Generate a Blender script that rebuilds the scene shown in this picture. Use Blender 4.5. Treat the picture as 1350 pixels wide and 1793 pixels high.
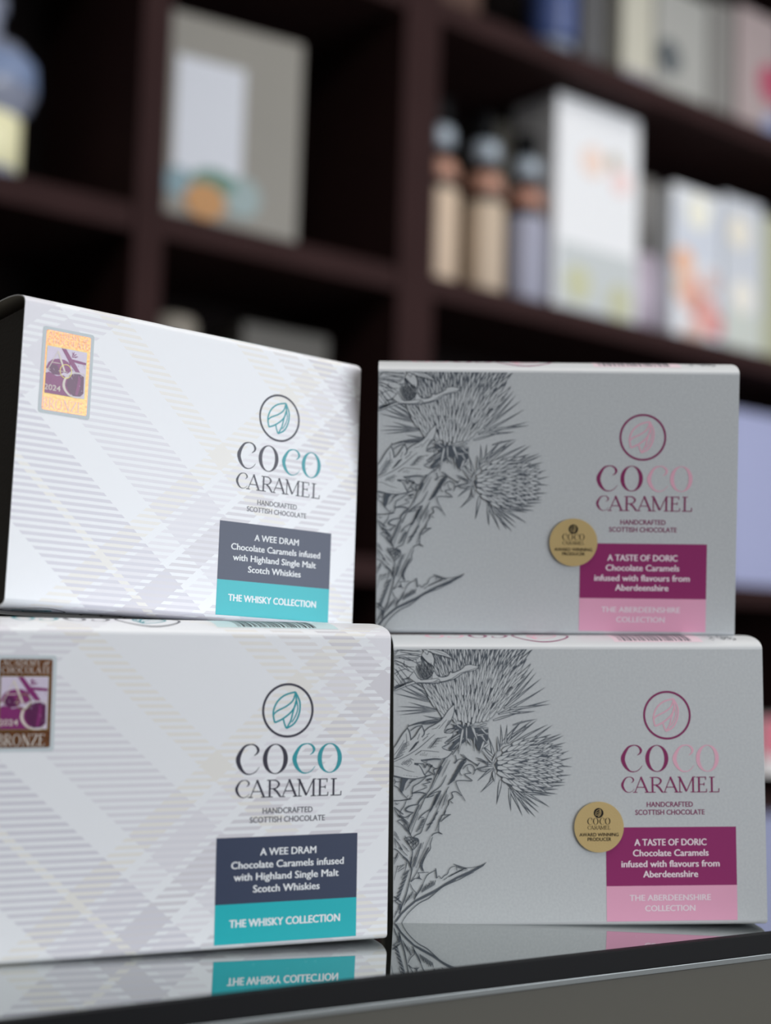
import bpy, bmesh, math, random
from mathutils import Matrix, Vector
pi = math.pi
# ------------------------------------------------------------------ scene, camera, world, lights
for o in list(bpy.data.objects): bpy.data.objects.remove(o)
scene = bpy.context.scene
COL = scene.collection
ZC = 1.0194                                  # camera height: the glass top is at 0.90 m
def R3(y, p, r):
    return Matrix.Rotation(y, 3, 'Z') @ Matrix.Rotation(p, 3, 'X') @ Matrix.Rotation(r, 3, 'Y')
cd = bpy.data.cameras.new('camera'); cam = bpy.data.objects.new('camera', cd); COL.objects.link(cam)
cd.sensor_fit = 'HORIZONTAL'; cd.sensor_width = 36.0; cd.lens = 2473.229 / 1350 * 36.0
cd.clip_start = 0.02; cd.clip_end = 60
cd.dof.use_dof = True; cd.dof.focus_distance = 0.574; cd.dof.aperture_fstop = 5.6
Cw = R3(0, 0.0875129, -0.0303357)
cam.matrix_world = Matrix.Translation((0, 0, ZC)) @ Matrix((Cw.col[0], Cw.col[2], -Cw.col[1])).transposed().to_4x4()
scene.camera = cam
scene.view_settings.view_transform = 'Standard'
scene.view_settings.look = 'None'
scene.view_settings.gamma = 1.0
scene.view_settings.use_curve_mapping = False
scene.view_settings.exposure = 0.0
scene.cycles.use_denoising = True
scene.cycles.max_bounces = 8
w = bpy.data.worlds.new('world'); scene.world = w; w.use_nodes = True
w.node_tree.nodes['Background'].inputs[0].default_value = (0.80, 0.88, 1.0, 1)
w.node_tree.nodes['Background'].inputs[1].default_value = 1.0
# room axes: e runs along the shelf unit, n points from the room into the shelves
AE = math.radians(38.5)
P0 = Vector((0.0693, 2.6, 0)); E = Vector((math.cos(AE), math.sin(AE), 0)); N = Vector((-math.sin(AE), math.cos(AE), 0))
def room(s, d, z): return P0 + E * s + N * d + Vector((0, 0, z + ZC))
def area(name, loc, target, sx, sy, power, col):
    l = bpy.data.lights.new(name, 'AREA'); l.shape = 'RECTANGLE'; l.size = sx; l.size_y = sy; l.energy = power; l.color = col
    o = bpy.data.objects.new(name, l); COL.objects.link(o); o.location = loc
    o.rotation_euler = (Vector(target) - Vector(loc)).to_track_quat('-Z', 'Y').to_euler()
    return o
RS0, RS1, RD0, RD1 = -3.2, 3.2, -5.5, 0.46
FLOOR = -ZC; CEIL = 2.9 - ZC
WS0, WS1, WZ0, WZ1 = -0.75, 2.3, -0.35, 1.65       # shop window opening in the wall facing the shelves
LW = area('window_daylight', room((WS0+WS1)/2, RD0-0.1, (WZ0+WZ1)/2), room((WS0+WS1)/2, 0, (WZ0+WZ1)/2), WS1-WS0, WZ1-WZ0, 156, (0.93, 0.96, 1.0))
area('ceiling_lamp_glow', room(-1.5, -1.9, CEIL-0.08), room(-1.5, -1.9, 0), 0.9, 0.9, 19, (1.0, 0.96, 0.9))
area('ceiling_lamp_glow', room(0.6, -1.3, CEIL-0.08), room(0.6, -1.3, 0), 0.9, 0.9, 16, (1.0, 0.96, 0.9))

# ------------------------------------------------------------------ materials
def srgb(*c):
    return tuple(((v/255)/12.92 if v/255 <= .04045 else (((v/255)+.055)/1.055)**2.4) for v in c) + (1.0,)
def mat(name, col, rough=0.6, metal=0.0, spec=0.5, bump=0.0, bscale=200.0, var=0.0, vscale=8.0):
    m = bpy.data.materials.new(name); m.use_nodes = True; nt = m.node_tree; b = nt.nodes['Principled BSDF']
    b.inputs['Base Color'].default_value = col; b.inputs['Roughness'].default_value = rough
    b.inputs['Metallic'].default_value = metal; b.inputs['Specular IOR Level'].default_value = spec
    if bump or var:
        tc = nt.nodes.new('ShaderNodeTexCoord')
    if bump:
        n = nt.nodes.new('ShaderNodeTexNoise'); n.inputs['Scale'].default_value = bscale; n.inputs['Detail'].default_value = 3
        nt.links.new(tc.outputs['Object'], n.inputs['Vector'])
        bp = nt.nodes.new('ShaderNodeBump'); bp.inputs['Strength'].default_value = bump; bp.inputs['Distance'].default_value = 0.0004
        nt.links.new(n.outputs['Fac'], bp.inputs['Height']); nt.links.new(bp.outputs['Normal'], b.inputs['Normal'])
    if var:
        n = nt.nodes.new('ShaderNodeTexNoise'); n.inputs['Scale'].default_value = vscale; n.inputs['Detail'].default_value = 4
        nt.links.new(tc.outputs['Object'], n.inputs['Vector'])
        h = nt.nodes.new('ShaderNodeHueSaturation'); h.inputs['Color'].default_value = col
        mr = nt.nodes.new('ShaderNodeMapRange'); mr.inputs['To Min'].default_value = 1-var; mr.inputs['To Max'].default_value = 1+var
        nt.links.new(n.outputs['Fac'], mr.inputs['Value']); nt.links.new(mr.outputs['Result'], h.inputs['Value'])
        nt.links.new(h.outputs['Color'], b.inputs['Base Color'])
    return m
PR = 0.42; PS = 0.45                       # print sheen of the boxes
WHITE = srgb(236, 239, 244)
def band_ramp(nt, coord, lo, hi, bands, base):
    mr = nt.nodes.new('ShaderNodeMapRange'); mr.inputs['From Min'].default_value = lo; mr.inputs['From Max'].default_value = hi
    nt.links.new(coord, mr.inputs['Value'])
    cr = nt.nodes.new('ShaderNodeValToRGB'); cr.color_ramp.interpolation = 'CONSTANT'
    els = cr.color_ramp.elements
    while len(els) > 1: els.remove(els[-1])
    els[0].position = 0; els[0].color = base
    prev = None
    for a, b, c in bands:
        pa = (a-lo)/(hi-lo)
        if prev is not None and abs(prev-a) < .3: els[-1].color = c
        elif pa <= 0: els[0].color = c
        else: e = els.new(pa); e.color = c
        if b < hi: e = els.new((b-lo)/(hi-lo)); e.color = base
        prev = b
    nt.links.new(mr.outputs['Result'], cr.inputs['Fac'])
    return cr.outputs['Color']
def tartan():
    m = bpy.data.materials.new('tartan_card'); m.use_nodes = True; nt = m.node_tree; b = nt.nodes['Principled BSDF']
    b.inputs['Roughness'].default_value = PR; b.inputs['Specular IOR Level'].default_value = PS
    uv = nt.nodes.new('ShaderNodeUVMap'); uv.uv_map = 'card'
    sp = nt.nodes.new('ShaderNodeSeparateXYZ'); nt.links.new(uv.outputs['UV'], sp.inputs['Vector'])
    def M(op, a, bb=0.0, c=None):
        n = nt.nodes.new('ShaderNodeMath'); n.operation = op
        for i, v in enumerate((a, bb) if c is None else (a, bb, c)):
            if isinstance(v, (int, float)): n.inputs[i].default_value = v
            else: nt.links.new(v, n.inputs[i])
        return n.outputs[0]
    u, v = sp.outputs['X'], sp.outputs['Y']
    k = 1.065
    A = M('ADD', u, M('MULTIPLY', v, k)); B = M('SUBTRACT', u, M('MULTIPLY', v, k))
    lav = srgb(223, 223, 231); lavd = srgb(213, 213, 223); lavl = srgb(228, 228, 235); cream = srgb(233, 232, 229); beige = srgb(226, 225, 227); dk = srgb(214, 213, 220)
    ca = band_ramp(nt, A, -180, 180, [(-170,-150,lav),(-109.8,-84.8,lavd),(-84.8,-80.9,cream),(-80.9,-56.4,lavd),(-39.5,-4.8,lav),(12,24,cream),(75.9,87.6,cream),(93.9,106.2,beige),(112,124.5,dk),(129.4,144,lavl)], WHITE)
    cb = band_ramp(nt, B, -180, 180, [(-150,-130,lav),(-120,-101,lav),(-6.8,6.5,cream),(11,24.5,lavl),(28.9,42.2,dk),(46.6,60,lavl),(64.9,78.4,dk),(83.2,96,lavl),(110,130,lav)], WHITE)
    par = M('GREATER_THAN', M('FRACT', M('DIVIDE', M('ADD', v, -54.5+0.65+262.0), 2.62)), 0.5)
    mx = nt.nodes.new('ShaderNodeMix'); mx.data_type = 'RGBA'
    nt.links.new(par, mx.inputs[0]); nt.links.new(ca, mx.inputs[6]); nt.links.new(cb, mx.inputs[7])
    nt.links.new(mx.outputs[2], b.inputs['Base Color'])
    return m
TARTAN = tartan()
def grey_card():
    m = bpy.data.materials.new('grey_card'); m.use_nodes = True; nt = m.node_tree; b = nt.nodes['Principled BSDF']
    b.inputs['Roughness'].default_value = PR+.08; b.inputs['Specular IOR Level'].default_value = .4
    n = nt.nodes.new('ShaderNodeTexNoise'); n.inputs['Scale'].default_value = 900; n.inputs['Detail'].default_value = 2
    tc = nt.nodes.new('ShaderNodeTexCoord'); nt.links.new(tc.outputs['Object'], n.inputs['Vector'])
    cr = nt.nodes.new('ShaderNodeValToRGB'); cr.color_ramp.elements[0].color = srgb(202, 207, 211); cr.color_ramp.elements[1].color = srgb(211, 216, 219)
    cr.color_ramp.elements[0].position = .3; cr.color_ramp.elements[1].position = .7
    nt.links.new(n.outputs['Fac'], cr.inputs['Fac']); nt.links.new(cr.outputs['Color'], b.inputs['Base Color'])
    return m
GREY = grey_card()
PALE = mat('pale_card', srgb(216, 220, 224), PR, spec=PS)
INK = mat('grey_ink', srgb(88, 96, 106), .5)
NAVY = mat('navy_print', srgb(44, 56, 84), PR, spec=PS)
INKN = mat('dark_navy_ink', srgb(40, 38, 58), PR, spec=PS)
TEAL = mat('teal_print', srgb(0, 178, 188), PR, spec=PS)
TEALI = mat('teal_ink', srgb(24, 150, 162), PR, spec=PS)
PURP = mat('plum_print', srgb(154, 50, 112), PR+.1, spec=.3)
PURPI = mat('plum_ink', srgb(142, 50, 102), PR+.1, spec=.3)
PINK = mat('pink_print', srgb(243, 178, 208), PR+.1, spec=.3)
PINKI = mat('pink_ink', srgb(240, 186, 206), PR+.1, spec=.3)
LETW = mat('white_ink', srgb(238, 242, 246), .5, spec=.3)
LETP = mat('pale_pink_ink', srgb(252, 236, 246), .5, spec=.3)
DARKGREY = mat('charcoal_ink', srgb(84, 84, 96), PR)
GOLD = mat('gold_sticker_paper', srgb(216, 190, 134), .42, metal=.12, bump=.15, bscale=1500)
BLACKI = mat('black_ink', srgb(26, 24, 24), .4)
FOIL = mat('bronze_foil', (0.34, 0.145, 0.070, 1), .30, metal=1.0, bump=.25, bscale=900)
SILVER = mat('silver_sticker_edge', srgb(198, 208, 213), .5, spec=.3)
STLET = mat('sticker_lettering_ink', srgb(214, 206, 198), .4)
STGOLD = mat('sticker_gold_line', srgb(150, 140, 80), .35, metal=.5)
LILAC = mat('lilac_print', srgb(206, 196, 216), .35)
PLUM = mat('deep_plum_print', srgb(128, 40, 108), .35)
PLUMD = mat('dark_plum_print', srgb(88, 26, 78), .35)
TRAY = mat('dark_card_tray', srgb(48, 44, 40), .7, bump=.4, bscale=700)
TRAYG = mat('dark_green_tray', srgb(52, 58, 52), .7)
INNER = mat('raw_card_inside', srgb(150, 144, 134), .8)
SHELF = mat('dark_wenge_wood', srgb(52, 34, 34), .8, spec=.12, bump=.2, bscale=40, var=.25, vscale=6)
BACKP = mat('dark_back_board', srgb(22, 17, 17), .9, spec=.1)
GLASST = bpy.data.materials.new('dark_mirror_glass'); GLASST.use_nodes = True
nt = GLASST.node_tree; b = nt.nodes['Principled BSDF']; b.inputs['Base Color'].default_value = (.54, .56, .55, 1); b.inputs['Metallic'].default_value = 1.0
tc = nt.nodes.new('ShaderNodeTexCoord'); nz = nt.nodes.new('ShaderNodeTexVoronoi'); nz.inputs['Scale'].default_value = 260; nt.links.new(tc.outputs['Object'], nz.inputs['Vector'])
mr = nt.nodes.new('ShaderNodeMapRange'); mr.inputs['From Min'].default_value = .03; mr.inputs['From Max'].default_value = .08; mr.inputs['To Min'].default_value = .5; mr.inputs['To Max'].default_value = .025
nt.links.new(nz.outputs['Distance'], mr.inputs['Value']); nt.links.new(mr.outputs['Result'], b.inputs['Roughness'])
BLACKP = mat('black_gloss_profile', srgb(13, 14, 17), .55, spec=.15)
ALU = mat('brushed_channel', srgb(120, 124, 124), .35, metal=.8)
PANE = mat('smoked_front_pane', srgb(86, 84, 76), .30, spec=.5)
CAB = mat('cabinet_carcass', srgb(40, 38, 38), .6)
WALLM = mat('painted_plaster', srgb(150, 148, 144), .9, bump=.1, bscale=60, var=.03)
WALLD = mat('dark_fill_cut_wall', srgb(74, 64, 58), .8, var=.1)  # unseen left wall, darkened to hold fill light off the upright sides
FLOORM = mat('shop_floor', srgb(92, 84, 76), .6, var=.2, vscale=3)
CEILM = mat('ceiling_paint', srgb(205, 203, 198), .9)

# ------------------------------------------------------------------ mesh helpers
def link(name, me, parent=None):
    o = bpy.data.objects.new(name, me); COL.objects.link(o)
    if parent is not None: o.parent = parent
    return o
def obj(name, bm, mats, parent=None, smooth=False):
    me = bpy.data.meshes.new(name); bm.normal_update(); bm.to_mesh(me); bm.free()
    for m in (mats if isinstance(mats, (list, tuple)) else [mats]): me.materials.append(m)
    if smooth:
        for p in me.polygons: p.use_smooth = True
    return link(name, me, parent)
def empty(name, label, cat, group=None):
    o = bpy.data.objects.new(name, None); COL.objects.link(o); o.empty_display_size = .02
    o['label'] = label; o['category'] = cat
    if group: o['group'] = group
    return o
def tag(o, label, cat, group=None):
    o['label'] = label; o['category'] = cat
    if group: o['group'] = group
    return o
def add_box(bm, a, b, M=None, bev=0.0, mi=0):
    (x0, y0, z0), (x1, y1, z1) = a, b
    vs = [bm.verts.new(Vector(c)) for c in ((x0,y0,z0),(x1,y0,z0),(x1,y1,z0),(x0,y1,z0),(x0,y0,z1),(x1,y0,z1),(x1,y1,z1),(x0,y1,z1))]
    fs = [bm.faces.new([vs[i] for i in f]) for f in ((3,2,1,0),(4,5,6,7),(0,1,5,4),(1,2,6,5),(2,3,7,6),(3,0,4,7))]
    for f in fs: f.material_index = mi
    if bev:
        es = list({e for f in fs for e in f.edges}); r = bmesh.ops.bevel(bm, geom=es, offset=bev, segments=3, affect='EDGES', profile=.5)
        vs = list({v for f in r['faces'] for v in f.verts} | {v for v in vs if v.is_valid})
        for f in r['faces']: f.material_index = mi
    if M is not None:
        for v in {v for v in vs if v.is_valid}: v.co = M @ v.co
def lathe(bm, prof, n=32, c=(0, 0), mi=0):
    rings = []
    for r, z in prof:
        rings.append([bm.verts.new((c[0]+r*math.cos(2*pi*i/n), c[1]+r*math.sin(2*pi*i/n), z)) for i in range(n)])
    for a, b2 in zip(rings, rings[1:]):
        for i in range(n):
            f = bm.faces.new((a[i], a[(i+1) % n], b2[(i+1) % n], b2[i])); f.material_index = mi; f.smooth = True
    for ring, rev in ((rings[0], True), (rings[-1], False)):
        f = bm.faces.new(ring[::-1] if rev else ring); f.material_index = mi

# ------------------------------------------------------------------ flat artwork: everything in mm on the card, (u, s) with s running over the front and round onto top and bottom
HF = 114.4086; HW = 80.0; RT, RB, DEP = 6.0, 3.0, 60.0
def sup(a, b, n, k):      # quarter arch, crease -> apex
    out = []
    for i in range(k+1):
        t = i/k*pi/2
        out.append((a*(1-math.cos(t)**(2/n)), b*math.sin(t)**(2/n)))
    return out
top = [(0, HF/2)] + [(d, HF/2+z) for d, z in sup(26, RT, 2.15, 18)[1:]]
top += [(DEP-d, z) for d, z in top[::-1]]
bot = [(0, -HF/2)] + [(d, -HF/2-z) for d, z in sup(9, RB, 2.2, 10)[1:]]
bot += [(DEP-d, z) for d, z in bot[::-1]]
def arc(pts):
    L = [0]
    for p, q in zip(pts, pts[1:]): L.append(L[-1]+math.hypot(q[0]-p[0], q[1]-p[1]))
    return L
TA, BA = arc(top), arc(bot)
def along(pts, L, s):
    for i in range(1, len(L)):
        if s <= L[i] or i == len(L)-1:
            k = (s-L[i-1])/max(L[i]-L[i-1], 1e-9); p, q = pts[i-1], pts[i]
            dx, dz = q[0]-p[0], q[1]-p[1]; l = math.hypot(dx, dz) or 1
            return p[0]+dx*k, p[1]+dz*k, dx/l, dz/l
def wrap(u, s, off=0.0):   # -> local metres, y into the box, offset outwards
    if s > HF/2: d, z, tx, tz = along(top, TA, s-HF/2); nx, nz = -tz, tx
    elif s < -HF/2: d, z, tx, tz = along(bot, BA, -HF/2-s); nx, nz = -tz, -tx if False else -abs(tx)
    else: d, z, nx, nz = 0.0, s, -1.0, 0.0
    return Vector((u, d+nx*off, z+nz*off))/1000
class Art:
    """flat print: polygons in card millimetres, laid just proud of the card"""
    def __init__(self, off=.06): self.bm = bmesh.new(); self.off = off; self.mi = 0; self.step = 0.0
    def poly(self, pts, mi=None, off=None):
        off = self.off if off is None else off
        if len(pts) < 3: return
        self.off += .0008
        vs = [self.bm.verts.new(wrap(u, s, off)) for u, s in pts]
        try: f = self.bm.faces.new(vs)
        except ValueError: return
        f.material_index = self.mi if mi is None else mi
        if f.calc_area() > 0 and f.normal.length == 0: f.normal_update()
    def strip(self, a, b, mi=None, off=None):
        off = self.off if off is None else off
        self.off += .0008
        va = [self.bm.verts.new(wrap(u, s, off)) for u, s in a]; vb = [self.bm.verts.new(wrap(u, s, off)) for u, s in b]
        for i in range(len(a)-1):
            f = self.bm.faces.new((va[i], va[i+1], vb[i+1], vb[i])); f.material_index = self.mi if mi is None else mi
    def stroke(self, pts, widths, mi=None, off=None, sm=4, closed=False):
        P, Wd = smooth(pts, widths, sm)
        L, Rr = [], []
        for i, (x, y) in enumerate(P):
            x0, y0 = P[max(i-1, 0)]; x1, y1 = P[min(i+1, len(P)-1)]
            dx, dy = x1-x0, y1-y0; l = math.hypot(dx, dy) or 1; h = Wd[i]/2
            L.append((x-dy/l*h, y+dx/l*h)); Rr.append((x+dy/l*h, y-dx/l*h))
        self.strip(L, Rr, mi, off)
    def ring(self, cu, cs, r0, r1, ry=1.0, n=64, mi=None, off=None, ry0=None):
        ry0 = ry if ry0 is None else ry0
        a = [(cu+r1*math.cos(t), cs+r1*ry*math.sin(t)) for t in [2*pi*i/n for i in range(n+1)]]
        b2 = [(cu+r0*math.cos(t), cs+r0*ry0*math.sin(t)) for t in [2*pi*i/n for i in range(n+1)]]
        self.strip(a, b2, mi, off)
    def disc(self, cu, cs, r, n=48, mi=None, off=None): self.poly([(cu+r*math.cos(2*pi*i/n), cs+r*math.sin(2*pi*i/n)) for i in range(n)], mi, off)
    def rect(self, u0, s0, u1, s1, mi=None, off=None, seg=1, rr=0):
        if rr:
            pts = []
            for cx, cy, a0 in ((u1-rr, s1-rr, 0), (u0+rr, s1-rr, 90), (u0+rr, s0+rr, 180), (u1-rr, s0+rr, 270)):
                pts += [(cx+rr*math.cos(math.radians(a0+k*22.5)), cy+rr*math.sin(math.radians(a0+k*22.5))) for k in range(5)]
            self.poly(pts, mi, off); return
        ss = [s0+(s1-s0)*i/seg for i in range(seg+1)]
        self.strip([(u0, s) for s in ss], [(u1, s) for s in ss], mi, off)
    def text(self, body, u0, u1, base, cap, bold=.012, mi=None, off=None, flip=False, shear=0.0, wt=0.0):
        off = self.off if off is None else off
        vs, fs, capn = text_mesh(body, bold, shear)
        xs = [v[0] for v in vs]; x0, x1 = min(xs), max(xs)
        kx = (u1-u0)/(x1-x0); ky = cap/capn
        nv = []
        for x, y in vs:
            u = u0+(x-x0)*kx; s = base+y*ky
            if flip: u = u0+u1-u; s = 2*base+cap-s
            nv.append(self.bm.verts.new(wrap(u, s, off)))
        for f in fs:
            try: g = self.bm.faces.new([nv[i] for i in f]); g.material_index = self.mi if mi is None else mi
            except ValueError: pass
        if wt:                      # heavier weight: overprints a hair to each side
            for q, (dx, dy) in enumerate(((-wt, 0), (wt, 0), (0, wt*.7))): self.text(body, u0+dx, u1+dx, base+dy, cap, bold, mi, off+.0012*(q+1), flip, shear)
    def build(self, name, mats, parent):
        for f in self.bm.faces: f.normal_update()
        bmesh.ops.triangulate(self.bm, faces=[f for f in self.bm.faces if len(f.verts) > 4])
        for f in self.bm.faces:
            f.normal_update()
        return obj(name, self.bm, mats, parent)
def smooth(pts, widths, k):
    if isinstance(widths, (int, float)): widths = [widths]*len(pts)
    n = len(pts)
    if n < 3 or k < 2: return list(pts), list(widths)
    P, Wd = [], []
    for i in range(n-1):
        p0, p1, p2, p3 = pts[max(i-1, 0)], pts[i], pts[i+1], pts[min(i+2, n-1)]
        for j in range(k):
            t = j/k; t2, t3 = t*t, t*t*t
            P.append(tuple(.5*((2*p1[c])+(-p0[c]+p2[c])*t+(2*p0[c]-5*p1[c]+4*p2[c]-p3[c])*t2+(-p0[c]+3*p1[c]-3*p2[c]+p3[c])*t3) for c in (0, 1)))
            Wd.append(widths[i]+(widths[i+1]-widths[i])*t)
    P.append(pts[-1]); Wd.append(widths[-1])
    return P, Wd
_tm = {}
def text_mesh(body, bold, shear=0.0):
    key = (body, bold, shear)
    if key in _tm: return _tm[key]
    def conv(s):
        c = bpy.data.curves.new('t', 'FONT'); c.body = s; c.offset = bold; c.shear = shear; c.resolution_u = 3
        o = bpy.data.objects.new('t', c); COL.objects.link(o); bpy.context.view_layer.update()
        me = bpy.data.meshes.new_from_object(o.evaluated_get(bpy.context.evaluated_depsgraph_get()))
        vs = [(v.co.x, v.co.y) for v in me.vertices]; fs = [tuple(p.vertices) for p in me.polygons]
        bpy.data.objects.remove(o); bpy.data.curves.remove(c); bpy.data.meshes.remove(me)
        return vs, fs
    vs, fs = conv(body); hv, _ = conv('H'); _tm[key] = (vs, fs, max(y for x, y in hv)-min(0, min(y for x, y in hv)))
    return _tm[key]
# serif letters drawn with a broad pen; local units, y up, cap height 240
def L_C(w=183):
    k = w/183
    pts = [(138,148),(162,168),(169,195),(150,225),(112,237),(60,215),(18,130),(32,62),(72,12),(115,4),(152,22),(180,58)]
    return [([(x*k, y) for x, y in pts], [3,13,21,13,7,17,35,29,13,7,6,3])]
def put_strokes(art, strokes, u0, base, ku, kv, mi=None, off=None, flip=None):
    for pts, wd in strokes:
        wd = [wd]*len(pts) if isinstance(wd, (int, float)) else wd
        q = [(u0+x*ku, base+y*kv) for x, y in pts]
        if flip: q = [(2*flip[0]-u, 2*flip[1]-s) for u, s in q]
        art.stroke(q, [x*ku for x in wd], mi, off, sm=5 if len(pts) > 4 else 1)
def coco(art, u0, base, W_, H_, mA, mB, off=None, flip=None):
    ku, kv = W_/826, H_/240
    for i, (x, m) in enumerate(((0, mA), (206, mA), (435, mB), (633, mB))):
        if i % 2 == 0: put_strokes(art, L_C(), u0+x*ku, base, ku, kv, m, off, flip)
        else:
            cu, cs = u0+(x+97)*ku, base+120*kv
            if flip: cu, cs = 2*flip[0]-cu, 2*flip[1]-cs
            art.ring(cu, cs, 63*ku, 97*ku, ry=kv/ku*119/97, ry0=kv/ku*112/63, mi=m, off=off)
T_, K_ = 7, 16
def caramel(art, u0, base, W_, H_, mi, off=None):
    A = lambda x: [([(x+12,0),(x+66,138)], T_), ([(x+62,138),(x+118,0)], K_), ([(x+30,46),(x+98,46)], T_), ([(x-4,2),(x+32,2)], T_), ([(x+94,2),(x+140,2)], T_)]
    S = []
    C = L_C(112)[0]; S.append(([(x, y*.58) for x, y in C[0]], [q*.6 for q in C[1]]))
    S += A(103)
    S += [([(263,0),(263,134)], K_-1), ([(241,2),(288,2)], T_), ([(241,133),(264,133)], T_), ([(263,133),(310,130),(334,102),(312,70),(263,66)], [T_,9,K_,9,T_]), ([(292,66),(318,44),(345,4)], K_-1), ([(340,2),(358,2)], T_)]
    S += A(350)
    S += [([(492,0),(492,136)], T_+1), ([(490,136),(548,8)], K_), ([(548,8),(603,136)], T_), ([(604,136),(604,0)], K_-1), ([(472,2),(512,2)], T_), ([(582,2),(626,2)], T_), ([(474,135),(494,135)], T_), ([(602,135),(624,135)], T_)]
    S += [([(654,0),(654,134)], K_-1), ([(632,2),(714,2)], T_), ([(632,133),(710,133)], T_), ([(654,70),(696,70)], T_), ([(711,136),(709,108)], T_), ([(716,0),(718,30)], T_), ([(696,58),(696,84)], T_)]
    S += [([(762,0),(762,134)], K_-1), ([(738,2),(820,2)], T_), ([(740,133),(786,133)], T_), ([(820,0),(822,34)], T_)]
    put_strokes(art, S, u0, base, W_/820, H_/138, mi, off)
LEAF = [([(525,542),(445,566),(385,620),(357,700),(370,778)],13),([(370,778),(432,748),(500,690),(532,620),(525,542)],13),([(357,720),(385,690),(460,650),(508,605),(525,545)],12),([(525,542),(560,620),(556,710),(520,785),(460,823)],13),([(460,823),(446,790),(436,752)],12),([(460,823),(492,765),(508,700),(534,600)],12),([(534,600),(545,670),(525,735),(500,775)],9)]
def leaf(art, cu, cs, R, mi, off=None, rot=0.0, wk=1.0):
    k = R/204
    for pts, wd in LEAF:
        q = []
        for x, y in pts:
            a, b2 = (x-470)*k*1.03, -(y-684)*k*.97
            q.append((cu+a*math.cos(rot)-b2*math.sin(rot), cs+a*math.sin(rot)+b2*math.cos(rot)))
        art.stroke(q, wd*k*wk, mi, off)
INK_FILLS = """
p;-8006,3996 -7547,4177 -7118,4359 -7364,4541 -7134,4769 -6934,4480 -6566,4450 -6382,4617 -6274,4799 -6105,4571 -5890,4541 -5675,4601 -5567,4784 -5459,4723 -5212,4814 -5027,4936 -4950,5027 -4688,5064 -4333,4982 -4534,4829 -5028,4708 -5336,4495 -5644,4388 -5983,4313 -6290,4267 -6720,4268 -7088,4268 -7516,4117 -8006,3950
p;-8027,5695 -7088,5696 -6812,5544 -6873,5270 -7057,5027 -7088,4784 -7364,4541 -7639,4450 -8024,4026
p;-6812,5453 -6566,5179 -6320,5012 -6259,4875 -6228,5271 -6381,5575 -6658,5697
p;-6658,5697 -6135,5697 -5765,5576 -5458,5302 -5827,5423 -6320,5545
p;-8020,1574 -7850,1754 -7637,2115 -7408,2416 -7301,2204 -7270,1873 -7087,2053 -6781,2505 -6705,2203 -6506,2413 -6260,2534 -5954,2744 -5646,3174 -5400,3385 -5431,3022 -5586,2653 -5832,2200 -5464,2184 -5525,2048 -5832,1747 -5618,1731 -5940,1582 -5680,1445 -5496,1414 -5711,1174 -5986,1085 -6842,1043 -6628,937 -7117,909 -6873,878 -6781,637 -6629,396 -7086,278 -7543,311 -8000,418
i;-7635,305 -7330,304 -7482,101 -7588,-258 -7680,-213 -7665,102
i;-8000,403 -7696,342 -7696,306 -8000,358
i;-7207,-2165 -6964,-2205 -6918,-2361 -7025,-2300 -7146,-2240
i;-6660,-2969 -6781,-3146 -6797,-3295 -6690,-3593 -6782,-3533 -6888,-3324
i;-6888,-3710 -6873,-3828 -6751,-3942 -6888,-3882 -7115,-3871 -6964,-3828
i;-4040,-3201 -4163,-3275 -4438,-3406 -4744,-3567 -5292,-3800 -5780,-4062 -6205,-4325 -6660,-4542 -7084,-4760 -7387,-5008 -7689,-5299 -7900,-5622 -7855,-5637 -7628,-5330 -7357,-5082 -7054,-4834 -6630,-4646 -6145,-4400 -5780,-4121 -5262,-3874 -4866,-3744 -4499,-3554 -4194,-3379
i;-5494,2562 -5340,2501 -5217,2561 -4664,2469 -4296,2377 -3957,2346 -3959,1892 -4298,1560 -4407,1410 -4543,1833 -4727,1955 -4897,1895 -5035,1744 -5189,1745 -5250,1655 -5434,1474 -5588,1445 -5649,1535 -5434,1746 -5495,2018 -5249,2168 -5371,2350
"""
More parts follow.
